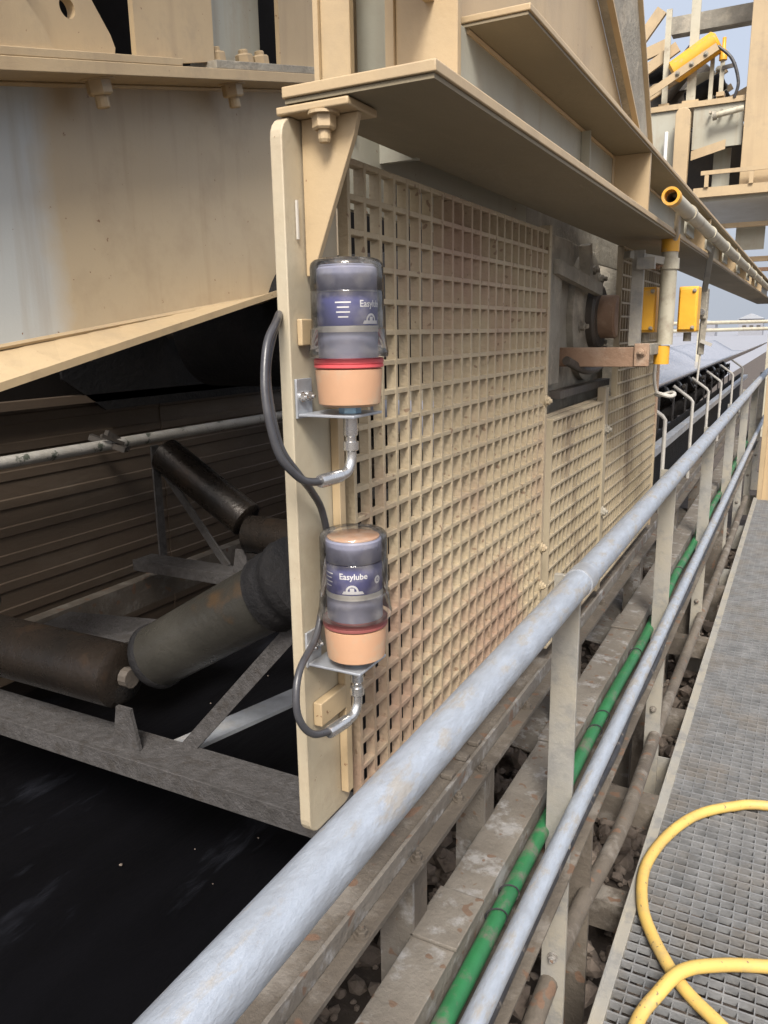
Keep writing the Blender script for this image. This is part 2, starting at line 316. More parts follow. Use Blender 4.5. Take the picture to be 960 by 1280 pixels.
# ================================================================== HANDRAIL
hr = thing('handrail', 'galvanised tubular handrail with mid rail and flat posts along the walkway', 'handrail', (-0.335, 1.33, -0.1))
part(B().tube([(-0.335, -0.6, 1.04), (-0.335, 1.42, 1.04)], 0.0255, 24), 'top_rail', 'galv_tube', hr, smooth=True)
part(B().tube([(-0.335, 1.42, 1.04), (-0.335, 3.9, 1.04), (-0.335, 9.5, 1.04)], 0.0255, 20), 'top_rail', 'galv_tube', hr, smooth=True)
part(B().tube([(-0.335, 1.395, 1.04), (-0.335, 1.445, 1.04)], 0.0275, 24), 'weld_sleeve', 'galv', hr, smooth=True)
part(B().tube([(-0.325, -0.6, 0.558), (-0.325, 9.5, 0.558)], 0.0175, 16), 'mid_rail', 'galv_tube', hr, smooth=True)
for i, y in enumerate((0.12, 1.452, 2.745, 4.03, 5.32, 6.6, 7.9, 9.2)):
    # flat bar notched round the mid rail line: stands just behind the rails
    p_ = part(B().box(-0.396, -0.3435, y, y + 0.011, -0.22, 1.034), 'post', 'galv_dusty', hr, bevel=0.0012)
    bb = B(); nut(bb, (-0.37, y, 0.16), 0.009, 0.008, (0, -1, 0), 0.006); part(bb, 'bolt', 'dusty', p_)
    part(B().box(-0.400, -0.288, y + 0.0115, y + 0.017, -0.22, -0.03), 'foot_plate', 'galv_dusty', p_)

# ================================================================== STRINGERS AND CABLES
s1 = thing('conveyor_stringer', 'dust caked steel channel with bolts right under the top handrail', 'stringer', (-0.48, 3, 0.6))
part(B().box(-0.575, -0.492, -0.5, 9, 0.702, 0.712), 'top_flange', 'dusty2', s1, bevel=0.001)
part(B().box(-0.4915, -0.485, -0.5, 9, 0.640, 0.7165), 'lip', 'dusty', s1, bevel=0.001)
part(B().box(-0.4845, -0.459, -0.5, 9, 0.676, 0.686), 'ledge', 'dusty2', s1, bevel=0.001)
part(B().box(-0.575, -0.565, -0.5, 9, 0.555, 0.7015), 'web', 'dusty2', s1)
for y in (0.62, 0.80, 0.98, 1.16, 1.27, 1.55, 1.9, 2.3, 2.7):
    bb = B(); nut(bb, (-0.472 + rnd.uniform(-.002, .002), y, 0.686), 0.0085, 0.008, (0, 0, 1), 0.006); part(bb, 'bolt', 'dusty2', s1)
for y in (1.17, 1.24, 1.30): part(B().box(-0.515, -0.4925, y, y + 0.02, 0.7125, 0.722), 'clip', 'dusty2', s1, bevel=0.002)
for k, y in enumerate((0.55, 1.02, 1.36, 2.1, 3.1, 4.1, 5.1)):
    leg = thing('support_leg', 'short dusty channel leg under the bolted stringer, %s from the near end' % ('first', 'second', 'third', 'fourth', 'fifth', 'sixth', 'seventh')[k], 'leg', (-0.45, y, -0.4), 'legs under the conveyor stringer')
    part(B().box(-0.562, -0.500, y, y + 0.008, -0.42, 0.700), 'web', 'dusty', leg); part(B().box(-0.5615, -0.553, y + 0.0085, y + 0.06, -0.42, 0.700), 'flange', 'dusty2', leg); part(B().box(-0.509, -0.5005, y + 0.0085, y + 0.06, -0.42, 0.700), 'flange', 'dusty2', leg)

s2 = thing('cable_channel', 'pale grey dust covered steel channel beside the green cable', 'channel', (-0.46, 3, 0.45))
part(B().box(-0.503, -0.424, -0.5, 8.5, 0.492, 0.500), 'top_plate', 'dusty', s2, bevel=0.0015)
part(B().box(-0.432, -0.4245, -0.5, 8.5, 0.40, 0.4915), 'side_plate', 'dusty', s2)
part(B().box(-0.424, -0.33, -0.5, 8.5, 0.398, 0.404), 'tray_floor', 'dusty2', s2)
for y in (1.02, 1.75, 2.6, 3.6): part(B().box(-0.506, -0.42, y, y + 0.13, 0.5005, 0.5075), 'splice_plate', 'dusty', s2, bevel=0.002)
for y in (0.6, 1.75, 2.9, 4.1, 5.3): part(B().box(-0.46, -0.36, y, y + 0.012, -0.42, 0.397), 'stanchion', 'dusty2', s2)

def wob(x, z, y0, y1, amp, step=0.12, seed=0, r_=None):
    q = random.Random(seed); ys = []; y = y0
    while y < y1: ys.append(y); y += step
    ys.append(y1); return [(x + q.uniform(-amp, amp), yy, z + q.uniform(-amp, amp)) for yy in ys]
gc = thing('green_cable', 'bright green thick cable tied along the dusty channel', 'cable', (-0.40, 3, 0.44))
part(B().tube(spline(wob(-0.404, 0.462, -0.5, 8.4, 0.003, 0.3, 5), 4), 0.0160, 14), 'sheath', 'green', gc, smooth=True)
for y in [0.86, 1.17, 1.24, 1.62, 1.93, 2.02, 2.5, 2.85, 3.5]:
    t = rnd.uniform(-0.012, 0.012); part(B().tube([(-0.404 + 0.0182 * math.cos(a), y + t * math.cos(a), 0.462 + 0.0182 * math.sin(a)) for a in [i * PI / 8 for i in range(17)]], 0.0016, 6, cap=False), 'cable_tie', 'cable_black', gc)
for k, (x, z, r, nm, lb) in enumerate(((-0.366, 0.440, 0.009, 'cable', 'thin black cable lying close beside the green cable'), (-0.350, 0.428, 0.012, 'cable', 'thicker black cable in the tray between green cable and mid rail'), (-0.372, 0.417, 0.009, 'cable', 'lowest black cable at the bottom of the cable tray'))):
    o = B().tube(spline(wob(x, z, -0.5, 8.4, 0.004, 0.22, 11 + k), 4), r, 10).build(nm, 'cable_black', None, smooth=True); tag(o, lb, 'cable', 'black cables in the tray')
o = B().tube(spline([(-0.37, 0.3, 0.0), (-0.38, 1.0, 0.04), (-0.375, 1.6, 0.10), (-0.345, 2.1, 0.10), (-0.36, 3, 0.05), (-0.33, 5, 0.12), (-0.33, 7, 0.12)], 8), 0.022, 12).build('pipe', 'dusty2', None, smooth=True)
tag(o, 'dusty grey pipe low between the mid rail and the walkway edge', 'pipe')
for k, (y, x0, x1, z) in enumerate(((1.95, -0.44, -0.29, -0.06), (2.35, -0.60, -0.29, 0.02), (3.05, -0.60, -0.29, 0.0), (3.9, -0.60, -0.29, 0.0), (4.8, -0.60, -0.29, 0.0))):
    b = B().box(x0, x1, y, y + 0.012, z - 0.09, z); b.box(x0, x1, y + 0.0122, y + 0.07, z - 0.012, z)
    o = b.build('cross_angle', 'dusty2'); tag(o, 'dark brown steel angle crossing under the handrail, %s from the near end' % ('first', 'second', 'third', 'fourth', 'fifth')[k], 'steel angle', 'cross angles under the handrail')
# spill plates catching dust between stringers beyond the first post
for k, (y0, y1, z, tilt) in enumerate(((1.95, 2.45, 0.33, 0.05), (2.75, 3.5, 0.36, 0.05), (3.8, 5.2, 0.36, 0.04))):
    b = B().hexa([(-0.80, y0, z + tilt), (-0.505, y0, z), (-0.505, y1, z), (-0.80, y1, z + tilt), (-0.80, y0, z + tilt + 0.008), (-0.505, y0, z + 0.008), (-0.505, y1, z + 0.008), (-0.80, y1, z + tilt + 0.008)])
    o = b.build('spill_plate', 'dusty'); tag(o, 'dusty sloping steel plate below the far guard panel, %s from the near end' % ('first', 'second', 'third')[k], 'plate', 'spill plates')

# ================================================================== GUARD PANELS
def rrect(a0, a1, b0, b1, r, n=5):
    out = []
    for cx, cy, s0 in ((a1 - r, b1 - r, 0), (a0 + r, b1 - r, 90), (a0 + r, b0 + r, 180), (a1 - r, b0 + r, 270)):
        for k in range(n + 1): a = R(s0 + 90 * k / n); out.append((cx + r * math.cos(a), cy + r * math.sin(a)))
    return out
gp = thing('machine_guard', 'large beige grating guard panel with steel edge plate carrying two lubricators', 'guard panel', (-0.5, 1.2, 0.88))
part(B().prism(rrect(0.729, 0.835, 0.876, 1.722, 0.022), -0.515, -0.500), 'edge_plate', 'paint_dusty', gp, bevel=0.0015)
PX = -0.4995
PITCH = 0.0392
y0, z0 = 0.884 - 2 * PITCH, 0.885
ys = [y0 + 0.003 + i * PITCH for i in range(23)]; zs = [1.696 - i * PITCH for i in range(24)]
me = B().box(0, 0.0145, -0.0036, 0.0036, 0, 1.699 - zs[-1] + 0.003).mesh('grating_bar', 'frp', 0.0008, seg=1)
for i, y in enumerate(ys[1:-1]): adopt('grating_bar', me, gp, (PX, y + rnd.uniform(-0.0007, 0.0007), zs[-1] - 0.003 + rnd.uniform(-0.001, 0.001))).location.x = (PX + 0.0003 if y < 0.836 else PX - 0.0045)
me2 = B().box(0, 0.0135, 0, ys[-1] - ys[1], -0.0036, 0.0036).mesh('grating_crossbar', 'frp', 0.0008, seg=1)
for z in zs: adopt('grating_crossbar', me2, gp, (PX - 0.0045 + 0.0005, ys[1], z))
part(B().box(PX + 0.0005, PX + 0.0115, 0.805, 0.8185, 0.90, 1.43), 'retaining_strip', 'paint', gp, bevel=0.001)
part(B().box(PX - 0.012, PX + 0.0125, ys[-1] - 0.004, ys[-1] + 0.012, 0.79, 1.71), 'end_bar', 'frp', gp, bevel=0.001)
for z in (1.35, 1.02, 0.93): nb = B(); nut(nb, (PX + 0.0125, ys[-1] + 0.004, z), 0.009, 0.006, (1, 0, 0), 0.004); part(nb, 'bolt', 'frp', gp)
part(B().prism([(-0.498, 1.722), (-0.428, 1.722), (-0.434, 1.700), (-0.490, 1.562), (-0.498, 1.562)], 0.764, 0.772, 'y'), 'gusset', 'paint', gp, bevel=0.001)
part(B().box(-0.512, -0.425, 0.738, 0.80, 1.7225, 1.7305), 'mounting_tab', 'paint', gp, bevel=0.002)
nb = B(); nut(nb, (-0.462, 0.752, 1.7225), 0.0125, 0.014, (0, 0, -1), 0.012); part(nb, 'bolt', 'paint', gp)
part(B().box(PX + 0.0005, PX + 0.007, 0.742, 0.765, 1.487, 1.516), 'clip_block', 'paint', gp, bevel=0.0015)
part(B().box(PX + 0.0005, PX + 0.0125, 0.745, 0.8045, 1.025, 1.056), 'clip_block', 'paint', gp, bevel=0.0015)
part(B().box(PX + 0.0005, PX + 0.003, 0.748, 0.7505, 1.60, 1.64), 'weld_seam', 'whitewire', gp)

gp2 = thing('machine_guard', 'stained beige grating guard panel with a cutout round the bearing', 'guard panel', (-0.5, 2.4, 0.8))
zz = [1.30 - i * PITCH for i in range(15)]
Y0, Y1, Y2 = 1.745, 2.27, 3.16
me = B().box(0, 0.019, 0, Y1 - Y0, -0.0031, 0.0031).mesh('grating_crossbar', 'frp_stain', 0.0008, seg=1)
for z in zz: adopt('grating_crossbar', me, gp2, (-0.508, Y0, z))
me = B().box(0, 0.019, 0, Y2 - Y1, -0.0031, 0.0031).mesh('grating_crossbar', 'frp_stain', 0.0008, seg=1)
for k in range(26):
  if k < 15: adopt('grating_crossbar', me, gp2, (-0.508, Y1, 1.30 - PITCH * 14 + k * PITCH))
me = B().box(0, 0.017, -0.0031, 0.0031, 0, PITCH * 14).mesh('grating_bar', 'frp_stain')
for k in range(14): adopt('grating_bar', me, gp2, (-0.507, Y0 + k * PITCH, 1.30 - PITCH * 14))
me5 = B().box(0, 0.017, -0.0031, 0.0031, 0, PITCH * 25).mesh('grating_bar', 'frp_stain')
for k in range(1, 23): adopt('grating_bar', me if k < 4 else me5, gp2, (-0.507, Y1 + k * PITCH, 1.30 - PITCH * 14))
me = B().box(0, 0.019, 0, Y2 - Y1 - 4 * PITCH, -0.0031, 0.0031).mesh('grating_crossbar', 'frp_stain', 0.0008, seg=1)
for k in range(15, 26): adopt('grating_crossbar', me, gp2, (-0.508, Y1 + 4 * PITCH, 1.30 - PITCH * 14 + k * PITCH))
part(B().box(-0.508, -0.484, Y1 - 0.02, Y1 + 0.02, 0.74, 1.34), 'stiffener', 'frp_stain', gp2, bevel=0.002)
part(B().box(-0.508, -0.484, Y2 - 0.008, Y2 + 0.012, 0.74, 1.74), 'end_bar', 'frp', gp2, bevel=0.002)
for z in (1.22, 0.98): nb = B(); nut(nb, (-0.484, Y1, z), 0.012, 0.008, (1, 0, 0), 0.006); part(nb, 'bolt', 'castgrey', gp2)
part(B().box(-0.530, -0.512, Y0, Y2, 0.74, 1.305), 'backing_sheet', 'frp_stain', gp2)
part(B().box(-0.530, -0.512, 2.62, Y2, 1.3055, 1.73), 'backing_sheet', 'frp_stain', gp2)

# ================================================================== LUBRICATORS
def text_mesh(txt, size, name):
    cu = bpy.data.curves.new(name, 'FONT'); cu.body = txt; cu.size = size; cu.align_x = 'CENTER'; cu.offset = size * 0.018; cu.extrude = 0.0; cu.resolution_u = 3
    t = bpy.data.objects.new(name, cu); C.objects.link(t); bpy.context.view_layer.update()
    me = bpy.data.meshes.new_from_object(t.evaluated_get(bpy.context.evaluated_depsgraph_get())); bpy.data.objects.remove(t)
    bm = bmesh.new(); bm.from_mesh(me)
    bmesh.ops.subdivide_edges(bm, edges=[e for e in bm.edges if e.calc_length() > size * 0.25], cuts=2, use_grid_fill=False)
    bmesh.ops.triangulate(bm, faces=bm.faces); bm.to_mesh(me); bm.free(); return me
def wrap(me, o, r, ang, z):      # bend a flat mesh round a vertical cylinder; ang: direction of its middle
    for v in me.vertices:
        a = ang + v.co.x / r; v.co = Vector((o[0] + r * math.cos(a), o[1] + r * math.sin(a), o[2] + z + v.co.y))
def flat(polys):
    b = B()
    for p in polys: b.add([(x, y, 0) for x, y in p], [tuple(range(len(p)))])
    me = bpy.data.meshes.new('print'); me.from_pydata(b.v, [], b.f); return me
def ring2(cx, cy, r0, r1, a0=0, a1=360, n=20):
    out = []
    for k in range(n):
        a, c = R(a0 + (a1 - a0) * k / n), R(a0 + (a1 - a0) * (k + 1) / n)
        out.append([(cx + r1 * math.cos(a), cy + r1 * math.sin(a)), (cx + r1 * math.cos(c), cy + r1 * math.sin(c)), (cx + r0 * math.cos(c), cy + r0 * math.sin(c)), (cx + r0 * math.cos(a), cy + r0 * math.sin(a))])
    return out
def lubricator(o, ang, hose, label, lid, ring):
    x, y, z = o                       # z is the underside of the base cup
    t = thing('lubricator', label, 'lubricator', o, 'automatic lubricators on the guard panel')
    part(B().lathe([(0.030, 0), (0.0345, 0.003), (0.0372, 0.036), (0.0372, 0.040), (0.035, 0.0415)], o, n=32), 'base_cup', 'peach', t, smooth=True)
    part(B().lathe([(0.0374, 0.0418), (0.0386, 0.043), (0.0386, 0.0455), (0.0376, 0.0463), (0.0386, 0.047), (0.0386, 0.0515), (0.037, 0.0525)], o, n=32), 'ring', ring, t, smooth=True)
    body = part(B().lathe([(0.0330, 0.0526), (0.0330, 0.080)], o, n=32), 'piston', 'greyplastic', t, smooth=True)
    part(B().lathe([(0.0335, 0.0802), (0.0335, 0.0865)], o, n=32), 'label_band', 'cream', t, smooth=True)
    lb = part(B().lathe([(0.0330, 0.0867), (0.0330, 0.122)], o, n=32), 'label', 'navy', t, smooth=True)
    part(B().lathe([(0.0328, 0.1222), (0.0328, 0.146), (0.031, 0.148)], o, n=32), 'reservoir', 'haze_plastic', t, smooth=True)
    part(B().lathe([(0.0305, 0.1485), (0.0305, 0.1500), (0.0, 0.1515)], o, n=32, capa=True, capb=False), 'lid', lid, t, smooth=True)
    prof = [(0.0435, 0.053), (0.0440, 0.056), (0.0440, 0.060), (0.0425, 0.066), (0.0415, 0.083), (0.0400, 0.0845), (0.0400, 0.122), (0.0392, 0.1232), (0.0400, 0.1244), (0.0398, 0.1480), (0.0388, 0.1520), (0.0360, 0.1550), (0.031, 0.1568), (0.018, 0.1578), (0.0, 0.1582)]
    part(B().lathe(prof, o, n=40, capa=False, capb=False), 'clear_cover', 'clear', t, smooth=True)
    RL = 0.0333
    def pr(me, a, dz, m='white'):
        wrap(me, o, RL, a, dz); me.materials.append(M[m]); adopt('lettering', me, lb)
    pr(text_mesh('Easylube', 0.0098, 'brand'), ang, 0.106)
    fig = ring2(0, 0.004, 0.0052, 0.0075, 0, 180, 12) + [[(-0.012, 0.0005), (0.014, 0.0005), (0.012, 0.004), (-0.010, 0.004)], [(-0.0025, 0.004), (0.0025, 0.004), (0.0025, 0.008), (-0.0025, 0.008)]]
    me = flat(fig)
    bm = bmesh.new(); bm.from_mesh(me); bmesh.ops.subdivide_edges(bm, edges=[e for e in bm.edges if e.calc_length() > 0.006], cuts=5, use_grid_fill=True); bm.to_mesh(me); bm.free()
    pr(me, ang - 0.05, 0.0878)
    pr(flat(ring2(0, 0, 0.0022, 0.0048) + ring2(0, 0, 0.0, 0.0012)), ang + 0.95, 0.102)
    for k, (w_, zz_) in enumerate(((0.017, 0.110), (0.013, 0.105), (0.015, 0.100), (0.011, 0.095))):
        me = flat([[(-w_ / 2 + i * w_ / 8, 0), (-w_ / 2 + (i + 1) * w_ / 8, 0), (-w_ / 2 + (i + 1) * w_ / 8, 0.0014), (-w_ / 2 + i * w_ / 8, 0.0014)] for i in range(8)])
        pr(me, ang - 1.05, zz_)
    q_ = random.Random(int(z * 1000))
    for k in range(5):
        pol = []; xx = -0.010
        while xx < 0.010:
            w2 = q_.uniform(0.0008, 0.003); pol.append([(xx, 0), (xx + w2, 0), (xx + w2, 0.0009), (xx, 0.0009)]); xx += w2 + 0.0006
        pr(flat(pol), ang + 1.75, 0.093 + k * 0.0042)
    # bracket: angle screwed to the edge plate, shelf under the base
    br = part(B().box(-0.4995, -0.4965, 0.733, 0.764, z - 0.014, z + 0.030), 'bracket', 'galv', t, bevel=0.0008)
    part(B().box(-0.4960, -0.425, 0.734, 0.800, z - 0.0115, z - 0.0085), 'shelf', 'galv', br, bevel=0.0008)
    for yy in (0.741, 0.756): nb = B(); nut(nb, (-0.4965, yy, z + 0.010), 0.0042, 0.003, (1, 0, 0), 0.003); part(nb, 'screw', 'chrome', br)
    part(B().lathe([(0.0125, -0.0082), (0.0125, -0.0005)], o, n=6), 'nut', 'bluenut', t)
    f = B().lathe([(0.0082, -0.0118), (0.0082, -0.033), (0.0062, -0.035), (0.0062, -0.040), (0.0088, -0.0405), (0.0088, -0.050), (0.006, -0.052)], o, n=12)
    part(f, 'fitting', 'chrome', t, smooth=True)
    e = [(x, y, z - 0.05), (x, y - 0.001, z - 0.063), (x - 0.001, y - 0.008, z - 0.0735), (x - 0.003, y - 0.018, z - 0.077)]
    part(B().tube(spline(e, 5), 0.0062, 10), 'elbow', 'chrome', t, smooth=True)
    q = Vector(e[-1]); q2 = q + Vector((-0.006, -0.036, -0.001))
    part(B().tube([q, q.lerp(q2, 0.1), q.lerp(q2, 0.12), q.lerp(q2, 0.9), q2], lambda s: 0.0078 if 0.1 < s < 0.9 else 0.0068, 12), 'ferrule', 'chrome', t, smooth=True)
    part(B().tube(spline([tuple(q2 + (q - q2) * 0.2)] + hose, 8), 0.0044, 10), 'hose', 'rubberhose', t, smooth=True)
    return t
L1 = (-0.446, 0.763, 1.421); L2 = (-0.446, 0.763, 1.121)
lubricator(L1, R(-8), [(-0.458, 0.700, 1.344), (-0.463, 0.682, 1.351), (-0.472, 0.661, 1.377), (-0.480, 0.656, 1.415), (-0.487, 0.661, 1.451), (-0.493, 0.677, 1.490), (-0.499, 0.703, 1.512), (-0.522, 0.748, 1.525), (-0.545, 0.81, 1.53)],
           'upper grease lubricator with red ring and clear cover, lettering turned aside', 'haze_plastic', 'red')
lubricator(L2, R(-62), [(-0.460, 0.685, 1.052), (-0.465, 0.667, 1.075), (-0.468, 0.665, 1.103), (-0.474, 0.684, 1.130), (-0.484, 0.735, 1.150), (-0.491, 0.765, 1.19), (-0.491, 0.778, 1.25), (-0.489, 0.765, 1.295), (-0.483, 0.735, 1.325), (-0.478, 0.705, 1.348), (-0.483, 0.680, 1.380), (-0.488, 0.672, 1.42), (-0.494, 0.676, 1.465), (-0.503, 0.705, 1.505), (-0.526, 0.752, 1.515), (-0.545, 0.81, 1.52)],
           'lower grease lubricator with dusty lid and navy label facing the walkway', 'peach', 'dullred')

# ================================================================== MAIN BEAM ABOVE THE PANEL
bm_ = thing('main_beam', 'tan steel I beam running over the guard panels towards the far end', 'beam', (-0.42, 4, 1.73))
part(B().box(-0.502, -0.328, 0.735, 9.5, 1.737, 1.748), 'bottom_flange', 'paint', bm_, bevel=0.0015)
part(B().box(-0.500, -0.331, 0.738, 9.5, 1.732, 1.7365), 'underside_shade_plate', 'underside_shade', bm_)  # thin dark plate added to paint the shade under the flange
part(B().box(-0.425, -0.413, 1.00, 9.5, 1.7485, 1.8695), 'web', 'paint_grey', bm_)
part(B().box(-0.515, -0.328, 1.012, 9.5, 1.874, 1.882), 'top_flange', 'paint', bm_, bevel=0.0015)
part(B().box(-0.513, -0.331, 1.014, 9.5, 1.870, 1.8735), 'underside_shade_plate', 'underside_shade', bm_)  # same added dark plate, painted shade under the top flange
for y in (1.88, 3.1, 4.3, 5.5, 6.7): part(B().box(-0.4125, -0.333, y, y + 0.012, 1.7485, 1.8695), 'stiffener', 'paint', bm_)
part(B().box(-0.4125, -0.395, 1.60, 1.604, 1.76, 1.865), 'cable', 'paint_grey', bm_)
part(B().box(-0.612, -0.602, 1.74, 3.1, 1.70, 1.95), 'inner_skirt', 'castgrey', bm_)
part(B().box(-0.562, -0.550, 0.90, 1.70, 1.66, 1.80), 'inner_skirt', 'paint_grey', bm_)

for (p, q_) in (((-0.4125, 1.02, 1.7505), (-0.4125, 9.4, 1.7505)), ((-0.4125, 1.02, 1.868), (-0.4125, 9.4, 1.868)), ((-0.412, 1.8785, 1.752), (-0.412, 1.8785, 1.866)), ((-0.41, 1.8785, 1.7505), (-0.335, 1.8785, 1.7505))):
    part(B().tube([p, q_], 0.0042, 6), 'weld_bead', 'paint', bm_, smooth=True)
cl = thing('steel_post', 'tan H section post standing on the front end of the main beam', 'post', (-0.48, 0.97, 1.75))
part(B().box(-0.480, -0.398, 0.955, 0.967, 1.7485, 2.6), 'flange', 'paint', cl, bevel=0.0015)
part(B().box(-0.492, -0.4805, 0.950, 1.10, 1.7485, 2.6), 'edge_flange', 'paint', cl)
part(B().box(-0.582, -0.4925, 1.040, 1.05, 1.73, 2.6), 'web', 'paint_grey', cl)
part(B().box(-0.588, -0.545, 0.955, 0.967, 1.752, 2.6), 'flange', 'paint', cl, bevel=0.0015)
part(B().box(-0.596, -0.5885, 0.950, 1.10, 1.752, 2.6), 'edge_flange', 'paint', cl)

gl = thing('sloping_leg', 'brown tan plated leg rising from the main beam out of the picture', 'leg', (-0.42, 1.7, 1.885))
part(B().prism([(0.80, 1.8835), (2.248, 1.8835), (1.60, 2.209), (0.80, 2.6)], -0.440, -0.428), 'plate', 'paint', gl)
part(B().prism([(2.25, 1.8835), (2.341, 1.8835), (1.73, 2.6), (0.824, 2.6)], -0.428, -0.410), 'edge_channel', 'castgrey', gl)
part(B().bar((-0.405, 2.255, 1.8835), (-0.405, 0.83, 2.6), 0.012, 0.006), 'channel_lip', 'paint', gl)
part(B().bar((-0.405, 2.345, 1.8835), (-0.405, 1.735, 2.6), 0.012, 0.006), 'channel_lip', 'paint', gl)

# ================================================================== INCLINED BEAM ON THE LEFT
lb_ = thing('inclined_beam', 'deep tan plate girder rising behind the guard panel on the left', 'beam', (-1.6, 1.6, 1.4))
def lin(p, q, y): return p[1] + (q[1] - p[1]) * (y - p[0]) / (q[0] - p[0])
bw = lambda y: lin((1.19, 1.478), (2.24, 1.625), y)      # web foot
bf = lambda y: lin((1.087, 1.392), (2.07, 1.609), y)     # flange front edge, underside
tf = lambda y: lin((1.18, 2.026), (2.39, 2.294), y)      # top flange front edge, underside
ya, yb = 0.35, 2.75
part(B().hexa([(-1.615, ya, bw(ya)), (-1.60, ya, bw(ya)), (-1.60, yb, bw(yb)), (-1.615, yb, bw(yb)), (-1.615, ya, tf(ya)), (-1.60, ya, tf(ya)), (-1.60, yb, tf(yb)), (-1.615, yb, tf(yb))]), 'web', 'paint_girder', lb_)
fb = B(); NS = 24
for k in range(NS + 1):
    y = ya + (yb - ya) * k / NS
    fb.v += [(-1.618, y, bw(y) - 0.02), (-1.48, y, bf(y)), (-1.48, y, bf(y) + 0.018), (-1.618, y, bw(y) + 0.004)]
for k in range(NS):
    for j in range(4): fb.f.append((4 * k + j, 4 * k + (j + 1) % 4, 4 * k + 4 + (j + 1) % 4, 4 * k + 4 + j))
fb.f += [(0, 1, 2, 3), tuple(4 * NS + j for j in (3, 2, 1, 0))]
part(fb, 'bottom_flange', 'paint', lb_)
part(B().tube([(-1.597, y, bw(y) + 0.004 + 0.0 * y) for y in [ya + (yb - ya) * k / 30 for k in range(31)]], 0.007, 6), 'weld_bead', 'paint', lb_, smooth=True)
part(B().tube([(-1.597, y, tf(y) - 0.004) for y in (ya, yb)], 0.007, 6), 'weld_bead', 'paint', lb_, smooth=True)
part(B().hexa([(-1.75, ya, tf(ya)), (-1.48, ya, tf(ya)), (-1.48, yb, tf(yb)), (-1.75, yb, tf(yb)), (-1.75, ya, tf(ya) + 0.028), (-1.48, ya, tf(ya) + 0.028), (-1.48, yb, tf(yb) + 0.028), (-1.75, yb, tf(yb) + 0.028)]), 'top_flange', 'paint', lb_, bevel=0.002)
sl = (tf(2) - tf(1)); nrm = Vector((0, sl, -1)).normalized()
for y in (1.485, 1.995):
    nb = B(); nut(nb, (-1.535, y, tf(y)), 0.030, 0.032, nrm, 0.028); part(nb, 'bolt', 'paint', lb_)
for y in (1.62, 2.14):
    nb = B(); nut(nb, (-1.66, y, tf(y) + 0.028), 0.026, 0.026, -nrm, 0.02); part(nb, 'bolt', 'paint', lb_)
def slab(y0, y1, x0, x1, dz, h): return B().hexa([(x0, y0, tf(y0) + dz), (x1, y0, tf(y0) + dz), (x1, y1, tf(y1) + dz), (x0, y1, tf(y1) + dz), (x0, y0, tf(y0) + dz + h), (x1, y0, tf(y0) + dz + h), (x1, y1, tf(y1) + dz + h), (x0, y1, tf(y1) + dz + h)])
# pin bracket with a hole
pb = thing('pin_bracket', 'tan lifting lug plate with a round pin hole on the inclined girder', 'bracket', (-1.55, 1.35, tf(1.35)))
part(slab(1.0, 1.73, -1.60, -1.482, 0.0285, 0.018), 'base_plate', 'paint', pb, bevel=0.002)
def holed(cy, cz, r, poly, x0, x1, n=40):
    def hit(a):
        dx, dz = math.cos(a), math.sin(a); best = 9
        for (ax, az), (bx, bz) in zip(poly, poly[1:] + poly[:1]):
            ex, ez = bx - ax, bz - az; den = dx * ez - dz * ex
            if abs(den) < 1e-9: continue
            t = ((ax - cy) * ez - (az - cz) * ex) / den; s_ = ((ax - cy) * dz - (az - cz) * dx) / den
            if t > 0 and -1e-6 <= s_ <= 1 + 1e-6: best = min(best, t)
        return best
    b = B(); vs = []; fs = []
    for i in range(n):
        a = 2 * PI * i / n; t = hit(a)
        for X in (x1, x0):
            vs.append((X, cy + r * math.cos(a), cz + r * math.sin(a))); vs.append((X, cy + t * math.cos(a), cz + t * math.sin(a)))
    for i in range(n):
        p = 4 * i; q = 4 * ((i + 1) % n)
        fs += [(p, p + 1, q + 1, q), (p + 2, q + 2, q + 3, p + 3), (p, q, q + 2, p + 2), (p + 1, p + 3, q + 3, q + 1)]
    return b.add(vs, fs)
zb = lambda y: tf(y) + 0.047
poly = [(1.25, zb(1.25)), (1.555, zb(1.555)), (1.55, 2.19), (1.49, 2.26), (1.475, 2.36), (1.33, 2.38), (1.30, 2.27), (1.27, 2.22)]
part(holed(1.415, 2.222, 0.022, poly, -1.56, -1.535), 'lug', 'paint', pb)
poly = [(1.02, zb(1.02)), (1.335, zb(1.335)), (1.30, 2.16), (1.25, 2.2), (1.24, 2.32), (1.05, 2.34)]
part(holed(1.15, 2.2, 0.02, poly, -1.52, -1.495), 'lug', 'paint', pb)
pc = thing('steel_post', 'wide tan H section post bolted on the inclined girder at the top left', 'post', (-1.55, 2.0, tf(2.0)))
part(slab(1.87, 2.44, -1.62, -1.485, 0.0285, 0.022), 'base_plate', 'castgrey', pc, bevel=0.002)
part(B().hexa([(-1.53, 1.60, tf(1.6) + 0.03), (-1.515, 1.60, tf(1.6) + 0.03), (-1.515, 1.90, tf(1.9) + 0.051), (-1.53, 1.90, tf(1.9) + 0.051), (-1.53, 1.60, 3.0), (-1.515, 1.60, 3.0), (-1.515, 1.90, 3.0), (-1.53, 1.90, 3.0)]), 'flange', 'paint', pc)
part(B().hexa([(-1.60, 1.90, tf(1.9) + 0.051), (-1.59, 1.90, tf(1.9) + 0.051), (-1.59, 2.22, tf(2.22) + 0.051), (-1.60, 2.22, tf(2.22) + 0.051), (-1.60, 1.90, 3.0), (-1.59, 1.90, 3.0), (-1.59, 2.22, 3.0), (-1.60, 2.22, 3.0)]), 'web', 'paint_grey', pc)
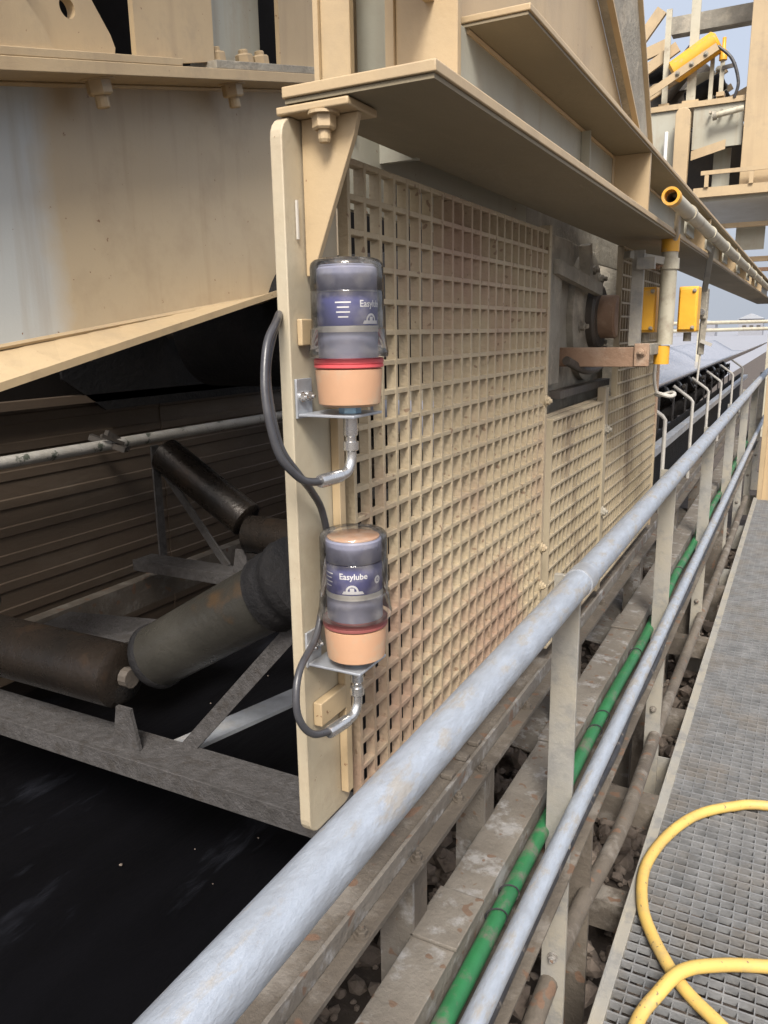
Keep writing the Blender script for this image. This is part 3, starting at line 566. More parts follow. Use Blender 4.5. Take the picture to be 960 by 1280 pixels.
part(B().hexa([(-1.53, 2.2205, tf(2.22) + 0.051), (-1.515, 2.2205, tf(2.22) + 0.051), (-1.515, 2.42, tf(2.42) + 0.051), (-1.53, 2.42, tf(2.42) + 0.051), (-1.53, 2.2205, 3.0), (-1.515, 2.2205, 3.0), (-1.515, 2.42, 3.0), (-1.53, 2.42, 3.0)]), 'flange', 'paint', pc)
for y in (1.95, 2.08, 2.16): nb = B(); nut(nb, (-1.545, y, tf(y) + 0.051), 0.026, 0.028, -nrm, 0.012); part(nb, 'bolt', 'paint', pc)

# ================================================================== TROUGH IDLERS
CX, NEAR_Y = -1.37, 1.03
def idler(cy, label, pale):
    t = thing('trough_idler', label, 'idler', (CX, cy, 0.7), 'trough idler sets along the conveyor')
    part(B().box(-2.09, -0.62, cy - 0.055, cy + 0.035, 0.700, 0.710), 'base_angle', 'frame_dusty', t, bevel=0.001)
    part(B().box(-2.09, -0.62, cy - 0.063, cy - 0.0555, 0.672, 0.712), 'base_web', 'frame_dusty', t, bevel=0.001)
    def roll(a, b_, r, nm, mt, end=True):
        a = Vector(a); b_ = Vector(b_); ax = (b_ - a); Ln = ax.length
        p = part(B().lathe([(r - 0.012, 0), (r, 0.008), (r, Ln - 0.008), (r - 0.012, Ln)], a, ax, 28), nm, mt, t, smooth=True)
        part(B().lathe([(0.02, -0.022), (0.02, -0.002)], a, ax, 12), 'shaft', 'castdark', p); part(B().lathe([(0.02, Ln + 0.002), (0.02, Ln + 0.022)], a, ax, 12), 'shaft', 'castdark', p)
        return p
    roll((CX - 0.235, cy, 0.845), (CX + 0.235, cy, 0.845), 0.064, 'centre_roll', 'roller')
    dx, dz = 0.36, 0.215
    rr = roll((CX + 0.275, cy + 0.05, 0.875), (CX + 0.275 + dx, cy + 0.05, 0.875 + dz), 0.064, 'wing_roll', pale)
    ll = roll((CX - 0.275, cy + 0.05, 0.875), (CX - 0.275 - dx, cy + 0.05, 0.875 + dz), 0.064, 'wing_roll', 'roller')
    for s in (-1, 1):
        x = CX + s * 0.255
        part(B().hexa([(x - 0.035, cy - 0.03, 0.7105), (x + 0.035, cy - 0.03, 0.7105), (x + 0.035, cy - 0.022, 0.7105), (x - 0.035, cy - 0.022, 0.7105), (x - 0.018, cy - 0.03, 0.795), (x + 0.018, cy - 0.03, 0.795), (x + 0.018, cy - 0.022, 0.795), (x - 0.018, cy - 0.022, 0.795)]), 'roll_bracket', 'frame_dusty', t)
        xo = CX + s * (0.275 + dx + 0.025)
        part(B().bar((xo, cy + 0.03, 0.7105), (xo, cy + 0.03, 1.12), 0.035, 0.008, (1, 0, 0)), 'end_bracket', 'frame_dusty', t)
        part(B().bar((xo - s * 0.02, cy + 0.052, 1.02), (CX + s * 0.36, cy + 0.030, 0.706), 0.008, 0.03), 'brace', 'frame_dusty', t)
    return t, rr
T1, R1 = idler(NEAR_Y, 'nearest trough idler with pale rust stained right roll, left of the guard panel', 'roller_pale')
nm = ('second', 'third', 'fourth', 'fifth', 'sixth', 'seventh')
T2, R2 = idler(2.05, 'second trough idler with dark rolls in front of the brown corrugated wall', 'roller')
ORD = ('first', 'second', 'third', 'fourth', 'fifth', 'sixth', 'seventh', 'eighth', 'ninth', 'tenth', 'eleventh', 'twelfth')
for k in range(11):
    c = copy_tree(T2, (0, 1.45 + k * 0.58, 0)); c['label'] = '%s of the dark idlers under the far pale belt, from the near end' % ORD[k]
# lumpy black rubber sleeve at the upper end of the near wing roll
a = Vector((CX + 0.275, NEAR_Y + 0.05, 0.875)); ax = Vector((0.36, 0, 0.215)); L_ = ax.length
q = random.Random(4); prof = [(0.067, L_ * 0.80)] + [(0.074 + q.uniform(-0.004, 0.006), L_ * (0.81 + 0.023 * i)) for i in range(9)] + [(0.04, L_ * 1.02)]
part(B().lathe(prof, a, ax, 22), 'rubber_sleeve', 'rubber', R1, smooth=True)
part(B().lathe([(0.064, -0.004), (0.0675, 0.002), (0.067, 0.012), (0.0645, 0.016)], a, ax, 26), 'seal_ring', 'rubber', R1, smooth=True)
# sloping steel straps between the frames
for k, (p, q_, lb) in enumerate((((-1.05, 1.03, 0.6945), (-0.93, 1.46, 0.6945), 'galvanised strap running diagonally back from the nearest idler frame'),
                                 ((-2.0, 1.15, 0.66), (-1.2, 1.99, 0.66), 'dusty brown diagonal strap between the first two idler frames'))):
    o = B().bar(p, q_, 0.06, 0.008).build('diagonal_strap', 'frame_dusty' if k else 'galv'); tag(o, lb, 'strap')
# grey spill sheet between idlers
o = B().hexa([(-2.05, 1.30, 0.60), (-1.52, 1.42, 0.60), (-1.52, 1.78, 0.62), (-2.05, 1.66, 0.62), (-2.05, 1.30, 0.608), (-1.52, 1.42, 0.608), (-1.52, 1.78, 0.628), (-2.05, 1.66, 0.628)]).build('spill_sheet', 'frame_dusty'); tag(o, 'grey steel sheet lying between the two near idler frames', 'sheet')
# side stringers of the idlers
for x, lb in ((-0.60, 'brown steel side rail under the right ends of the idler frames'), (-2.14, 'brown steel side rail under the left ends of the idler frames')):
    o = B().box(x, x + 0.05, 1.3, 9, 0.52, 0.622).build('side_rail', 'dusty2'); tag(o, lb, 'rail')

# ================================================================== BELTS
b = B(); n = 24
xs = [-2.12 + (1.42) * i / 14 for i in range(15)]
for j in range(n + 1):
    y = -0.8 + 11 * j / n
    for x in xs: b.v.append((x, y, 0.44 - 0.035 * math.cos((x + 1.41) / 0.72 * PI / 2) + 0.006 * math.sin(y * 3.1 + x)))
W = len(xs)
b.f += [(j * W + i, j * W + i + 1, (j + 1) * W + i + 1, (j + 1) * W + i) for j in range(n) for i in range(W - 1)]
o = b.build('return_belt', 'belt_black', None, smooth=True)
md = o.modifiers.new('thickness', 'SOLIDIFY'); md.thickness = 0.014
tag(o, 'black wet rubber belt running low under the idlers at the lower left', 'conveyor belt')
cb = B(); q2 = random.Random(21)
for i in range(45):
    x = q2.uniform(-1.9, -0.75); y = q2.uniform(0.5, 3.0); r = 0.0011 * (4 ** (q2.random() ** 3)); z = 0.449 - 0.035 * math.cos((x + 1.41) / 0.72 * PI / 2) + 0.006 * math.sin(y * 3.1 + x)
    cb.add([(x + v.x * r * q2.uniform(0.7, 1.4), y + v.y * r * q2.uniform(0.7, 1.6), z + v.z * r * 0.7) for v in IV], IF)
o = cb.build('belt_crumbs', 'stone'); tag(o, 'tiny pale ore crumbs scattered on the black belt at the lower left', 'crumbs', None, 'stuff')
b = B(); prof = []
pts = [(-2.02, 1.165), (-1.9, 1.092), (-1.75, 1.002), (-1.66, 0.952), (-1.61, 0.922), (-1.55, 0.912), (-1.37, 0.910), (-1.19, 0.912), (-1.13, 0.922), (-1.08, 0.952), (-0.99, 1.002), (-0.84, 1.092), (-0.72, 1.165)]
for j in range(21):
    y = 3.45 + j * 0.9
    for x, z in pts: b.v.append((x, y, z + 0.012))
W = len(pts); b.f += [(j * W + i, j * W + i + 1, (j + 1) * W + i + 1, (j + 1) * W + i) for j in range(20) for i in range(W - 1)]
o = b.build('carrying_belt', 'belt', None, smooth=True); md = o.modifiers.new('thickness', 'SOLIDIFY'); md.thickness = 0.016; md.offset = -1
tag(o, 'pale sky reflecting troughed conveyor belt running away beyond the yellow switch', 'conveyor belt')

o = B().box(-0.640, -0.632, 3.3, 10, 0.62, 0.98).build('side_skirt', 'rubber'); tag(o, 'black rubber skirt below the edge of the far belt', 'skirt')
o = B().box(-0.60, -0.56, 3.3, 10, 0.93, 0.965).build('guard_rail', 'galv'); tag(o, 'grey rail running behind the bent white rods', 'rail')
# ================================================================== LEFT WALL, PIPE, ADDED DARK BACKING AND SHADE ROOF
wl = thing('corrugated_wall', 'brown corrugated steel side wall behind the idlers on the left', 'wall', (-2.3, 3, -0.4))
def corr(y0, y1, z0, z1, x, name, m):
    b = B(); z = z0; prof = []
    while z < z1:
        prof += [(x, z), (x, min(z + 0.058, z1)), (x + 0.004, min(z + 0.062, z1)), (x + 0.004, min(z + 0.088, z1))]; z += 0.092
    prof.append((x, z1))
    for y in (y0, y1):
        for px, pz in prof: b.v.append((px, y, pz))
    k = len(prof); b.f += [(i, i + 1, k + i + 1, k + i) for i in range(k - 1)]
    o = part(b, name, m, wl); s_ = o.modifiers.new('thickness', 'SOLIDIFY'); s_.thickness = 0.003; return o
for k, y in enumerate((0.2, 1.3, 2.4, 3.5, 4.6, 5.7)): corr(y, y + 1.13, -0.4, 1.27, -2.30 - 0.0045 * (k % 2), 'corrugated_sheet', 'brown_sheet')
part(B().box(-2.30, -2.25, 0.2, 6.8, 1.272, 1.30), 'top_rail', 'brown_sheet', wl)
o = B().tube([(-2.2, -0.3, 1.12), (-2.2, 7, 1.12)], 0.020, 14).build('pipe', 'whitepipe', None, smooth=True); tag(o, 'thin flaking white pipe along the brown corrugated wall', 'pipe')
bb = B(); bb.bar((-2.26, 2.00, 1.15), (-2.15, 2.06, 1.10), 0.03, 0.02); bb.bar((-2.2, 2.02, 1.16), (-2.2, 2.12, 1.095), 0.02, 0.03); bb.bar((-2.18, 1.98, 1.16), (-2.17, 2.07, 1.12), 0.012, 0.012)
o = bb.build('pipe_clamp', 'castdark'); tag(o, 'dark rusty clamp wrapped round the white pipe', 'clamp')
o = B().hexa([(-2.42, 0.0, 1.2), (-2.40, 0.0, 1.2), (-2.40, 7, 1.2), (-2.42, 7, 1.2), (-2.42, 0.0, 3.4), (-2.40, 0.0, 3.4), (-2.40, 7, 3.4), (-2.42, 7, 3.4)]).build('dark_backing_wall', 'dark_sheet'); tag(o, 'added black backing above the brown corrugated sheets, darkening the interior', 'wall')  # backing added to keep the left interior dark and hide the sky
o = B().box(-2.42, -1.1, 0.3, 3.4, 3.42, 3.45).build('shade_roof', 'dark_sheet'); tag(o, 'added unseen dark roof shading the left interior', 'roof')  # added out of view to shade the left interior
o = B().prism([(2.08, 1.24), (3.6, 1.24), (3.6, 1.9), (1.86, 1.9), (1.90, 1.36)], -2.262, -2.25).build('dark_opening_sheet', 'rubber'); tag(o, 'black sheet standing in for the dark opening below the inclined girder', 'shade sheet')  # black sheet added in place of the dark interior opening

# ================================================================== BEARING AND DRIVE BEHIND THE SECOND PANEL
be = thing('bearing_housing', 'dirty grey pulley bearing housing in the cutout of the far panel', 'bearing', (-0.6, 2.4, 1.35))
pu = thing('head_pulley', 'dark rubber lagged pulley drum behind the bearing housing', 'pulley', (-1.4, 2.42, 1.3))
part(B().lathe([(0.21, 0), (0.225, 0.01), (0.225, 1.34), (0.21, 1.35)], (-2.02, 2.42, 1.535), (1, 0, 0), 40), 'drum', 'rubber', pu, smooth=True)
part(B().lathe([(0.05, 0), (0.05, 1.6)], (-2.22, 2.42, 1.535), (1, 0, 0), 20), 'shaft', 'castdark', pu, smooth=True)
part(B().prism([(1.90, 1.05), (2.72, 1.05), (2.72, 1.55), (2.56, 1.73), (1.96, 1.74)], -0.632, -0.600), 'side_plate', 'castgrey', be, bevel=0.003)
part(B().prism([(2.00, 1.36), (2.10, 1.36), (2.10, 1.62), (2.20, 1.73), (2.00, 1.73)], -0.598, -0.578), 'gusset_plate', 'castgrey', be, bevel=0.002)
part(B().lathe([(0.185, 0), (0.185, 0.018), (0.15, 0.026), (0.10, 0.03)], (-0.60, 2.42, 1.535), (1, 0, 0), 32), 'flange', 'castgrey', be, smooth=True)
part(B().lathe([(0.095, 0), (0.095, 0.02), (0.088, 0.028), (0.05, 0.03)], (-0.572, 2.42, 1.535), (1, 0, 0), 28), 'cover', 'castdark', be, smooth=True)
part(B().lathe([(0.062, 0), (0.062, 0.042), (0.056, 0.048)], (-0.543, 2.42, 1.535), (1, 0, 0), 24), 'shaft_end', 'rust', be, smooth=True)
for k in range(8):
    a = 2 * PI * k / 8 + 0.2; nb = B(); nut(nb, (-0.574, 2.42 + 0.135 * math.cos(a), 1.535 + 0.135 * math.sin(a)), 0.013, 0.012, (1, 0, 0), 0.01); part(nb, 'bolt', 'castgrey', be)
part(B().bar((-0.575, 2.02, 1.655), (-0.54, 2.36, 1.61), 0.02, 0.035), 'strap', 'castgrey', be)
part(B().bar((-0.57, 2.30, 1.73), (-0.57, 2.33, 1.62), 0.03, 0.03), 'strap', 'castgrey', be)
part(B().box(-0.578, -0.55, 2.02, 2.60, 1.325, 1.345), 'sill', 'castdark', be)
part(B().tube(spline([(-0.56, 2.1, 1.42), (-0.53, 2.2, 1.39), (-0.52, 2.32, 1.40), (-0.53, 2.42, 1.44)], 6), 0.012, 10), 'grease_line', 'castdark', be, smooth=True)

o = B().box(-2.1, -0.66, 3.20, 3.215, 1.20, 1.76).build('back_plate', 'castgrey'); tag(o, 'dusty grey steel plate closing the gap behind the bearing', 'plate')
# ================================================================== SWITCH POST AND BRACKETS
am = thing('bracket_arm', 'rusty tan box arm holding the switch post in front of the bearing', 'bracket', (-0.48, 2.15, 1.42))
part(B().box(-0.62, -0.362, 2.14, 2.19, 1.402, 1.452), 'arm', 'rust', am, bevel=0.002)
part(B().box(-0.392, -0.355, 2.132, 2.1395, 1.404, 1.462), 'end_plate', 'rust', am, bevel=0.002)
part(B().box(-0.40, -0.36, 2.192, 2.32, 1.43, 1.46), 'yoke', 'castgrey', am, bevel=0.002)
part(B().box(-0.625, -0.605, 2.10, 2.25, 1.35, 1.50), 'mount_plate', 'castgrey', am)
part(B().box(-0.425, -0.395, 2.22, 2.235, 1.455, 1.70), 'upright', 'galv_dusty', am)
part(B().bar((-0.44, 2.22, 1.690), (-0.365, 2.30, 1.675), 0.028, 0.02), 'upper_clip', 'galv_dusty', am, bevel=0.002)
part(B().box(-0.41, -0.365, 2.20, 2.2195, 1.65, 1.68), 'upper_clip', 'galv_dusty', am)
nb = B(); nut(nb, (-0.380, 2.30, 1.665), 0.01, 0.01, (1, 0, 0), 0.006); part(nb, 'bolt', 'rust', am)
for x in (-0.373,):
    nb = B(); nut(nb, (x, 2.132, 1.44), 0.009, 0.008, (0, -1, 0), 0.006); part(nb, 'bolt', 'rust', am)
sp = thing('switch_post', 'upright cream tube with yellow collars in front of the yellow boxes', 'post', (-0.348, 2.33, 1.40))
part(B().tube([(-0.348, 2.33, 1.455), (-0.348, 2.33, 1.70)], 0.0215, 20), 'tube', 'palepole', sp, smooth=True)
part(B().lathe([(0.0235, 0), (0.0235, 0.045)], (-0.348, 2.33, 1.700), n=20), 'collar', 'yellow', sp, smooth=True)
part(B().lathe([(0.021, 0), (0.021, 0.050)], (-0.354, 2.33, 1.402), n=20), 'collar', 'yellow', sp, smooth=True)
part(B().lathe([(0.026, 0), (0.026, 0.028)], (-0.348, 2.33, 1.655), n=20), 'clamp_band', 'palepole', sp, smooth=True)
for k, (x0, x1, yy, lb) in enumerate(((-0.438, -0.380, 2.352, 'scuffed yellow switch box left of the cream tube'), (-0.328, -0.276, 2.40, 'yellow switch box right of the cream tube'))):
    t = thing('switch_box', lb, 'switch', (x0, yy, 1.48), 'yellow switch boxes by the post')
    p = part(B().box(x0, x1, yy, yy + 0.07, 1.488, 1.612), 'body', 'yellow', t, bevel=0.006, seg=3)
    part(B().box(x0 + 0.004, x1 - 0.004, yy - 0.006, yy - 0.0005, 1.494, 1.606), 'lid', 'yellow', t, bevel=0.003)
    for dz in (0.012, 0.112): nb = B(); nut(nb, (x1 - 0.010, yy - 0.006, 1.488 + dz), 0.004, 0.003, (0, -1, 0), 0.001); part(nb, 'screw', 'castgrey', t)
    part(B().tube([((x0 + x1) / 2, yy + 0.03, 1.487), ((x0 + x1) / 2, yy + 0.03, 1.462)], 0.011, 10), 'gland', 'castgrey', t, smooth=True)
# conduit tube along the beam with an open yellow end
ct = thing('conduit_tube', 'cream tube with an open yellow ringed end along the main beam', 'tube', (-0.297, 3.5, 1.787))
part(B().lathe([(0.0135, 0), (0.0175, 0), (0.0175, 6.2), (0.0135, 6.2), (0.0135, 0)], (-0.297, 1.985, 1.787), (0, 1, 0), 20, False, False), 'tube', 'palepole', ct, smooth=True)
part(B().lathe([(0.0140, 0), (0.0200, 0), (0.0200, 0.035), (0.0140, 0.035), (0.0140, 0)], (-0.297, 1.948, 1.787), (0, 1, 0), 24, False, False), 'end_collar', 'yellow', ct, smooth=True)
for y in (2.25, 2.75, 3.25, 3.75, 4.4, 5.0, 5.6): part(B().lathe([(0.0205, 0), (0.0205, 0.03)], (-0.297, y, 1.787), (0, 1, 0), 16), 'clamp', 'palepole', ct, smooth=True)
for y in (2.4, 2.9, 3.5, 4.2, 4.9, 5.7): part(B().box(-0.326, -0.3185, y, y + 0.16, 1.752, 1.812), 'hanger_plate', 'paint_grey', ct, bevel=0.001)
o = B().tube(spline([(-0.297, 2.02, 1.800), (-0.302, 2.12, 1.795), (-0.318, 2.22, 1.765), (-0.330, 2.30, 1.74), (-0.345, 2.33, 1.72)], 6), 0.0075, 10).build('flexible_conduit', 'whitewire', None, smooth=True); tag(o, 'pale flexible conduit dropping from the tube end into the switch post', 'conduit')
lv = thing('pull_switch_lever', 'grey hanging lever switch with cord right of the yellow boxes', 'switch', (-0.345, 3.2, 1.38))
part(B().bar((-0.318, 3.05, 1.77), (-0.352, 3.22, 1.62), 0.02, 0.014), 'hanger', 'galv_dusty', lv, bevel=0.002)
part(B().box(-0.368, -0.336, 3.20, 3.26, 1.53, 1.64), 'body', 'castgrey', lv, bevel=0.005)
part(B().bar((-0.345, 3.22, 1.56), (-0.352, 3.24, 1.40), 0.022, 0.016), 'lever', 'castgrey', lv, bevel=0.003)
part(B().lathe([(0.012, 0), (0.012, 0.03)], (-0.352, 3.20, 1.555), (0, -1, 0), 12), 'pivot', 'chrome', lv, smooth=True)
part(B().tube([(-0.352, 3.24, 1.40), (-0.356, 3.24, 1.30)], 0.004, 8), 'cord', 'whitewire', lv, smooth=True)
part(B().bar((-0.352, 3.22, 1.45), (-0.312, 3.22, 1.435), 0.012, 0.012), 'arm', 'whitewire', lv)
o = B().tube([(-0.362 + 0.026 * math.cos(a), 2.50 + 0.026 * math.sin(a), 1.305 + 0.004 * math.sin(2 * a)) for a in [i * PI / 10 for i in range(21)]], 0.006, 8).build('cord_coil', 'whitewire', None, smooth=True); tag(o, 'small white cord loop below the switch post', 'cord')
o = B().tube(spline([(-0.385, 2.45, 1.42), (-0.392, 2.47, 1.36), (-0.386, 2.50, 1.31), (-0.365, 2.52, 1.30)], 6), 0.005, 8).build('cord', 'whitewire', None, smooth=True); tag(o, 'white cord hanging from the switch post to its loop', 'cord')
# bent guard rods
for k, y in enumerate((3.50, 4.42, 5.18, 6.0, 7.0, 8.1)):
    o = B().tube([(-0.5, y, 0.66), (-0.5, y, 1.12), (-0.512, y, 1.135), (-0.60, y, 1.20)], 0.0085, 8).build('guard_rod', 'whitewire', None, smooth=True)
    tag(o, 'thin white bent guard rod beside the far belt, %s from the near end' % ('first', 'second', 'third', 'fourth', 'fifth', 'sixth')[k], 'rod', 'bent guard rods')

# ================================================================== YELLOW HOSE
hp = [(0.62, 2.62, 0.017), (0.35, 2.58, 0.017), (0.025, 2.518, 0.017), (-0.08, 2.46, 0.017), (-0.171, 2.364, 0.017), (-0.235, 2.22, 0.017), (-0.268, 2.05, 0.018), (-0.252, 1.90, 0.018), (-0.208, 1.787, 0.018), (-0.125, 1.663, 0.016), (-0.033, 1.585, 0.016), (0.05, 1.52, 0.016), (0.2, 1.42, 0.016), (0.4, 1.3, 0.016)]
hp2 = [(0.45, 1.95, 0.017), (0.2, 1.86, 0.017), (0.053, 1.805, 0.019), (-0.046, 1.742, 0.034), (-0.122, 1.668, 0.048), (-0.165, 1.585, 0.036), (-0.195, 1.50, 0.017), (-0.20, 1.3, 0.016), (-0.1, 1.0, 0.016), (0.3, 0.8, 0.016)]
yh = thing('water_hose', 'yellow rubber hose looped and crossing itself on the grating walkway', 'hose', (0, 1.8, 0))
part(B().tube(spline(hp, 8), 0.0155, 14), 'loop', 'hose_yellow', yh, smooth=True)
part(B().tube(spline(hp2, 8), 0.0155, 14), 'loop', 'hose_yellow', yh, smooth=True)

# ================================================================== UPPER CONVEYOR, BACKGROUND RIGHT
Y = 7.0
u = thing('upper_deck', 'tan steel deck of the upper conveyor in the background at the right', 'deck', (-0.6, Y, 2.3))
part(B().box(-0.90, 0.9, Y, Y + 0.05, 2.50, 2.57), 'edge_beam', 'paint', u)
part(B().box(-0.85, 0.9, Y - 0.02, Y - 0.002, 2.66, 2.69), 'kick_rail', 'paint', u)
for x in (-0.82, -0.5): part(B().box(x, x + 0.03, Y - 0.018, Y - 0.003, 2.5705, 2.6595), 'stud', 'paint', u)
part(B().box(-0.90, 0.9, Y + 0.051, Y + 1.6, 2.47, 2.50), 'floor_plate', 'paint_grey', u)
part(B().box(-0.80, 0.9, Y + 0.3, Y + 0.36, 2.29, 2.325), 'tie_beam', 'paint', u)
part(B().box(-0.60, -0.38, Y + 0.45, Y + 0.46, 2.12, 2.30), 'hung_plate', 'paint_grey', u)
part(B().box(-0.75, 0.9, Y + 0.5, Y + 0.55, 2.03, 2.07), 'tie_beam', 'paint', u)
part(B().box(-0.75, 0.9, Y + 0.5, Y + 0.55, 1.95, 1.98), 'tie_beam', 'rust', u)
u2 = thing('steel_column', 'broad tan box column above the deck at the top right edge', 'column', (-0.3, Y, 2.7))
part(B().box(-0.575, 0.15, Y + 0.06, Y + 0.5, 2.5705, 5.0), 'shaft', 'paint', u2, bevel=0.004)
u3 = thing('idler_platform', 'tan platform with grey side plates under the upper rollers', 'platform', (-1, Y, 2.7))
part(B().box(-1.35, -0.58, Y + 0.1, Y + 0.8, 3.19, 3.23), 'top_plate', 'paint', u3)
part(B().box(-1.34, -1.02, Y + 0.12, Y + 0.13, 2.55, 3.189), 'side_plate', 'paint_grey', u3)
part(B().box(-0.95, -0.585, Y + 0.12, Y + 0.13, 2.88, 3.189), 'side_plate', 'paint_grey', u3)
part(B().hexa([(-0.95, Y + 0.11, 2.80), (-0.70, Y + 0.11, 2.86), (-0.70, Y + 0.118, 2.86), (-0.95, Y + 0.118, 2.80), (-0.95, Y + 0.11, 2.87), (-0.70, Y + 0.11, 2.93), (-0.70, Y + 0.118, 2.93), (-0.95, Y + 0.118, 2.87)]), 'lip', 'paint', u3)
part(B().box(-0.80, -0.67, Y + 0.3, Y + 0.31, 2.5705, 2.9), 'back_plate', 'paint_grey', u3)
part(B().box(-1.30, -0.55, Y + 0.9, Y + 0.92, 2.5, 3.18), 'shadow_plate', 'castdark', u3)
for x in (-0.82, -0.74, -0.66): part(B().tube([(x, Y + 0.05, 3.13), (x, Y + 0.1, 3.13)], 0.012, 8), 'bolt', 'castgrey', u3)
o = B().prism(rrect(-1.065, -0.955, 2.45, 3.17, 0.05), Y - 0.02, Y + 0.04, 'y').build('round_top_post', 'paint', None, bevel=0.004); tag(o, 'tan post with rounded top in front of the grey side plates', 'post')
for k, (x, z0, z1, r, lb) in enumerate(((-1.19, 3.2, 3.95, 0.022, 'slim tan upright standing left of the yellow roller guard'), (-0.99, 3.2, 4.4, 0.034, 'tall tan upright in front of the yellow roller guard'), (-0.77, 3.23, 3.52, 0.016, 'short rod with yellow head right of the yellow guard'))):
    t = thing('upright', lb, 'upright', (x, Y + 0.2, z0), 'uprights on the upper platform')
    part(B().box(x - r, x + r, Y + 0.18, Y + 0.2, z0 + 0.0305, z1), 'bar', 'palepole', t)
    part(B().box(x - r * 1.8, x + r * 1.8, Y + 0.16, Y + 0.26, z0 + 0.0305, z0 + 0.06), 'foot', 'paint', t)
    if k == 2:
        part(B().lathe([(0.03, 0), (0.03, 0.06), (0.014, 0.08), (0.014, 0.16)], (x, Y + 0.19, z1), n=12), 'head', 'yellow', t, smooth=True)
        part(B().bar((x, Y + 0.17, z1 - 0.06), (x + 0.10, Y + 0.17, z1 - 0.05), 0.012, 0.03), 'arm', 'castdark', t)
def upper_idler(yy, label):
    t = thing('upper_idler', label, 'idler', (-1.1, yy, 3.3), 'idlers of the upper conveyor')
    part(B().bar((-1.45, yy, 3.27), (-0.80, yy, 3.62), 0.03, 0.05), 'frame_bar', 'paint', t)
    part(B().bar((-1.45, yy, 3.50), (-1.12, yy, 3.69), 0.03, 0.08), 'frame_bar', 'paint', t)
    part(B().lathe([(0.06, 0), (0.085, 0.01), (0.085, 0.42), (0.06, 0.43)], (-1.26, yy + 0.22, 3.40), (0.40, 0, 0.46), 20), 'roller', 'castdark', t, smooth=True)
    part(B().lathe([(0.06, 0), (0.085, 0.01), (0.085, 0.36), (0.06, 0.37)], (-1.62, yy + 0.22, 3.56), (0.5, 0, 0.05), 20), 'roller', 'rubber', t, smooth=True)
    part(B().lathe([(0.05, 0), (0.07, 0.01), (0.07, 0.30), (0.05, 0.31)], (-1.05, yy + 0.12, 3.30), (0.5, 0, 0.22), 18), 'roller', 'rubber', t, smooth=True)
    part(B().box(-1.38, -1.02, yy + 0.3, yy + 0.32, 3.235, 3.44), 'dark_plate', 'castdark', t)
    part(B().box(-0.865, -0.835, yy - 0.03, yy - 0.005, 3.235, 3.60), 'stanchion', 'palepole', t)
    for x in (-1.36, -1.1, -0.86): nb = B(); nut(nb, (x, yy - 0.03, 3.30 + (x + 1.45) * 0.54), 0.02, 0.015, (0, -1, 0), 0.01); part(nb, 'bolt', 'castgrey', t)
    return t
for k, dy in enumerate((0.25, 0.8, 1.35, 1.9, 2.45, 3.0)): upper_idler(Y + dy, '%s black roller set from the near end on the upper conveyor' % ORD[k])
o = B().tube(spline([(-0.83, Y + 0.1, 3.62), (-0.70, Y + 0.1, 3.50), (-0.64, Y + 0.1, 3.33), (-0.66, Y + 0.1, 3.22)], 8), 0.012, 8).build('cable', 'cable_black', None, smooth=True); tag(o, 'thin dark cable drooping right of the yellow guard head', 'cable')
t = thing('side_railing', 'tan railing on the upper platform behind the rod with yellow head', 'railing', (-0.7, Y + 1.3, 3.2))
for z in (3.42, 3.56): part(B().tube([(-0.92, Y + 0.9, z), (-0.50, Y + 3.4, z - 0.02)], 0.018, 8), 'rail', 'palepole', t, smooth=True)
for k in range(4): part(B().box(-0.92 + k * 0.13, -0.895 + k * 0.13, Y + 0.92 + k * 0.78, Y + 0.95 + k * 0.78, 3.1, 3.55), 'post', 'palepole', t)
t = thing('hanging_pipe', 'short horizontal pale pipe with clamp under the upper platform', 'pipe', (-0.75, Y + 0.05, 3.1))
part(B().tube([(-0.80, Y + 0.03, 3.09), (-0.58, Y + 0.03, 3.12)], 0.022, 10), 'tube', 'palepole', t, smooth=True)
part(B().lathe([(0.034, 0), (0.034, 0.03)], (-0.80, Y + 0.03, 3.09), (1, 0, 0.14), 12), 'clamp', 'castgrey', t, smooth=True)
for k, (x0, x1, z0, z1) in enumerate(((-1.50, -1.22, 3.72, 3.80), (-1.46, -1.30, 3.86, 4.06))):
    o = B().bar((x0, Y + 0.5, z0), (x1, Y + 0.5, z1), 0.04, 0.09).build('frame_strut', 'paint'); tag(o, ('lower' if k == 0 else 'upper') + ' slanted tan strut left of the black upper rollers', 'strut')
o = B().box(-0.98, -0.84, Y + 0.35, Y + 0.37, 3.235, 3.50).build('side_plate', 'paint_grey'); tag(o, 'grey upright plate below the right end of the yellow guard', 'plate')
o = B().tube([(-1.135, Y + 0.04, 2.78), (-1.135, Y + 0.04, 3.02)], 0.014, 8).build('white_rod', 'white', None, smooth=True); tag(o, 'short white vertical rod left of the round topped post', 'rod')
t = thing('drive_cover', 'dark ribbed cover behind the upper rollers', 'cover', (-1.5, Y + 1.9, 3.3))
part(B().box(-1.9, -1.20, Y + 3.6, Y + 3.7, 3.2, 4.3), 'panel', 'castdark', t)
for k in range(6): part(B().box(-1.85 + k * 0.11, -1.82 + k * 0.11, Y + 3.57, Y + 3.599, 3.2, 4.3), 'rib', 'castgrey', t)
yg = thing('roller_guard', 'yellow tilted roller guard on the upper conveyor', 'guard', (-1.0, Y + 0.3, 3.5))
part(B().lathe([(0.06, 0), (0.088, 0.02), (0.088, 0.36), (0.06, 0.38)], (-1.14, Y + 0.16, 3.47), (0.30, 0, 0.17), 18), 'shell', 'yellow', yg, smooth=True)
part(B().bar((-1.42, Y + 0.05, 3.25), (-0.80, Y + 0.05, 3.585), 0.012, 0.055), 'lip', 'paint', yg)
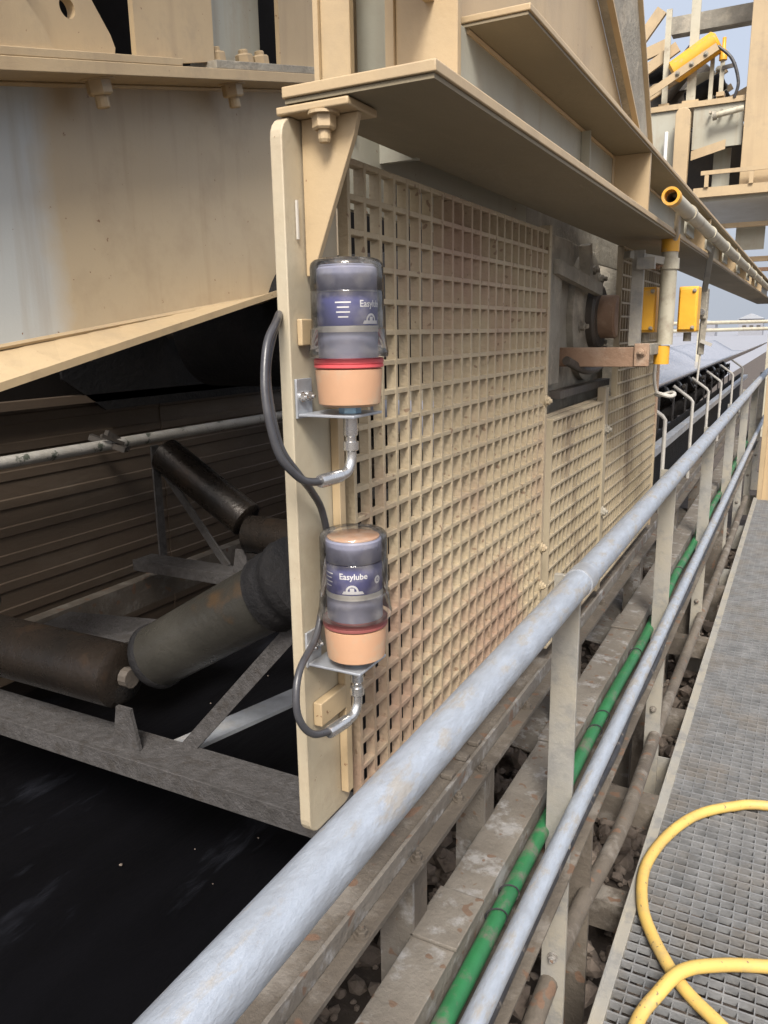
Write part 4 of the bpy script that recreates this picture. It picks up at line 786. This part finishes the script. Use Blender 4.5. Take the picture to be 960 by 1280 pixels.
for xx in (-1.08, -0.98, -0.88): nb = B(); nut(nb, (xx, Y + 0.043, 3.25 + (xx + 1.42) * 0.54), 0.014, 0.01, (0, -1, 0), 0.006); part(nb, 'bolt', 'castgrey', yg)
o = B().box(-1.30, 0.5, Y + 1.0, Y + 1.12, 4.02, 4.16).build('roof_beam', 'castgrey'); tag(o, 'dark beam crossing the sky at the top right', 'beam')
o = B().box(-1.9, -0.55, Y + 4.0, Y + 4.1, 3.0, 3.42).build('upper_side_frame', 'paint'); tag(o, 'tan side frame behind the upper black rollers', 'frame')
for k, (x, yy) in enumerate(((-0.72, Y + 0.7), (-0.62, Y + 0.9))):
    o = B().bar((x - 0.25, yy, 3.25 + 0.1 * k), (x + 0.12, yy, 3.42 + 0.1 * k), 0.02, 0.05).build('frame_strut', 'paint'); tag(o, ('lower' if k == 0 else 'upper') + ' slanted tan strut right of the yellow guard', 'strut')
# column standing at the end of the walkway, right edge
t = thing('steel_column', 'tan column standing at the end of the walkway on the right edge', 'column', (-0.2, 7.7, 0))
part(B().box(-0.272, -0.232, 7.66, 7.86, -0.42, 2.46), 'flange', 'paint', t, bevel=0.003)
part(B().box(-0.2315, 0.05, 7.755, 7.77, -0.42, 2.46), 'web', 'paint', t)
part(B().box(0.0505, 0.09, 7.66, 7.86, -0.42, 2.46), 'flange', 'paint', t)

# ================================================================== FAR SHORE
t = thing('far_railing', 'pale far railing beyond the conveyor belt', 'railing', (-3, 15, 0))
for z in (1.62, 1.50): part(B().tube([(-5, 9.5, z - 0.1), (2.0, 19, z)], 0.03, 8), 'rail', 'palepole', t)
for k in range(7): part(B().box(-4.6 + k * 1.0, -4.54 + k * 1.0, 10.04 + k * 1.357, 10.1 + k * 1.357, -0.42, 1.5), 'post', 'palepole', t)
for k, (x, y, w_, h, lb) in enumerate(((-26, 190, 8, 2.4, 'hazy low shed on the far horizon, left one'), (-14, 200, 5, 3.2, 'hazy tall shed on the far horizon, middle one'), (-5, 195, 9, 2.0, 'hazy long shed on the far horizon, right one'))):
    t = thing('far_shed', lb, 'building', (x, y, -0.4), 'far sheds')
    part(B().box(x, x + w_, y, y + 6, -0.42, h), 'wall', 'concrete', t); part(B().prism([(x - 0.3, h + 0.01), (x + w_ + 0.3, h + 0.01), (x + w_ / 2, h + 1.2)], y - 0.3, y + 6.3, 'y'), 'roof', 'galv', t)
    for j in range(3): part(B().box(x + 0.8 + j * w_ / 3.4, x + 1.6 + j * w_ / 3.4, y - 0.06, y - 0.01, 0.8, 1.8), 'window', 'castdark', t)
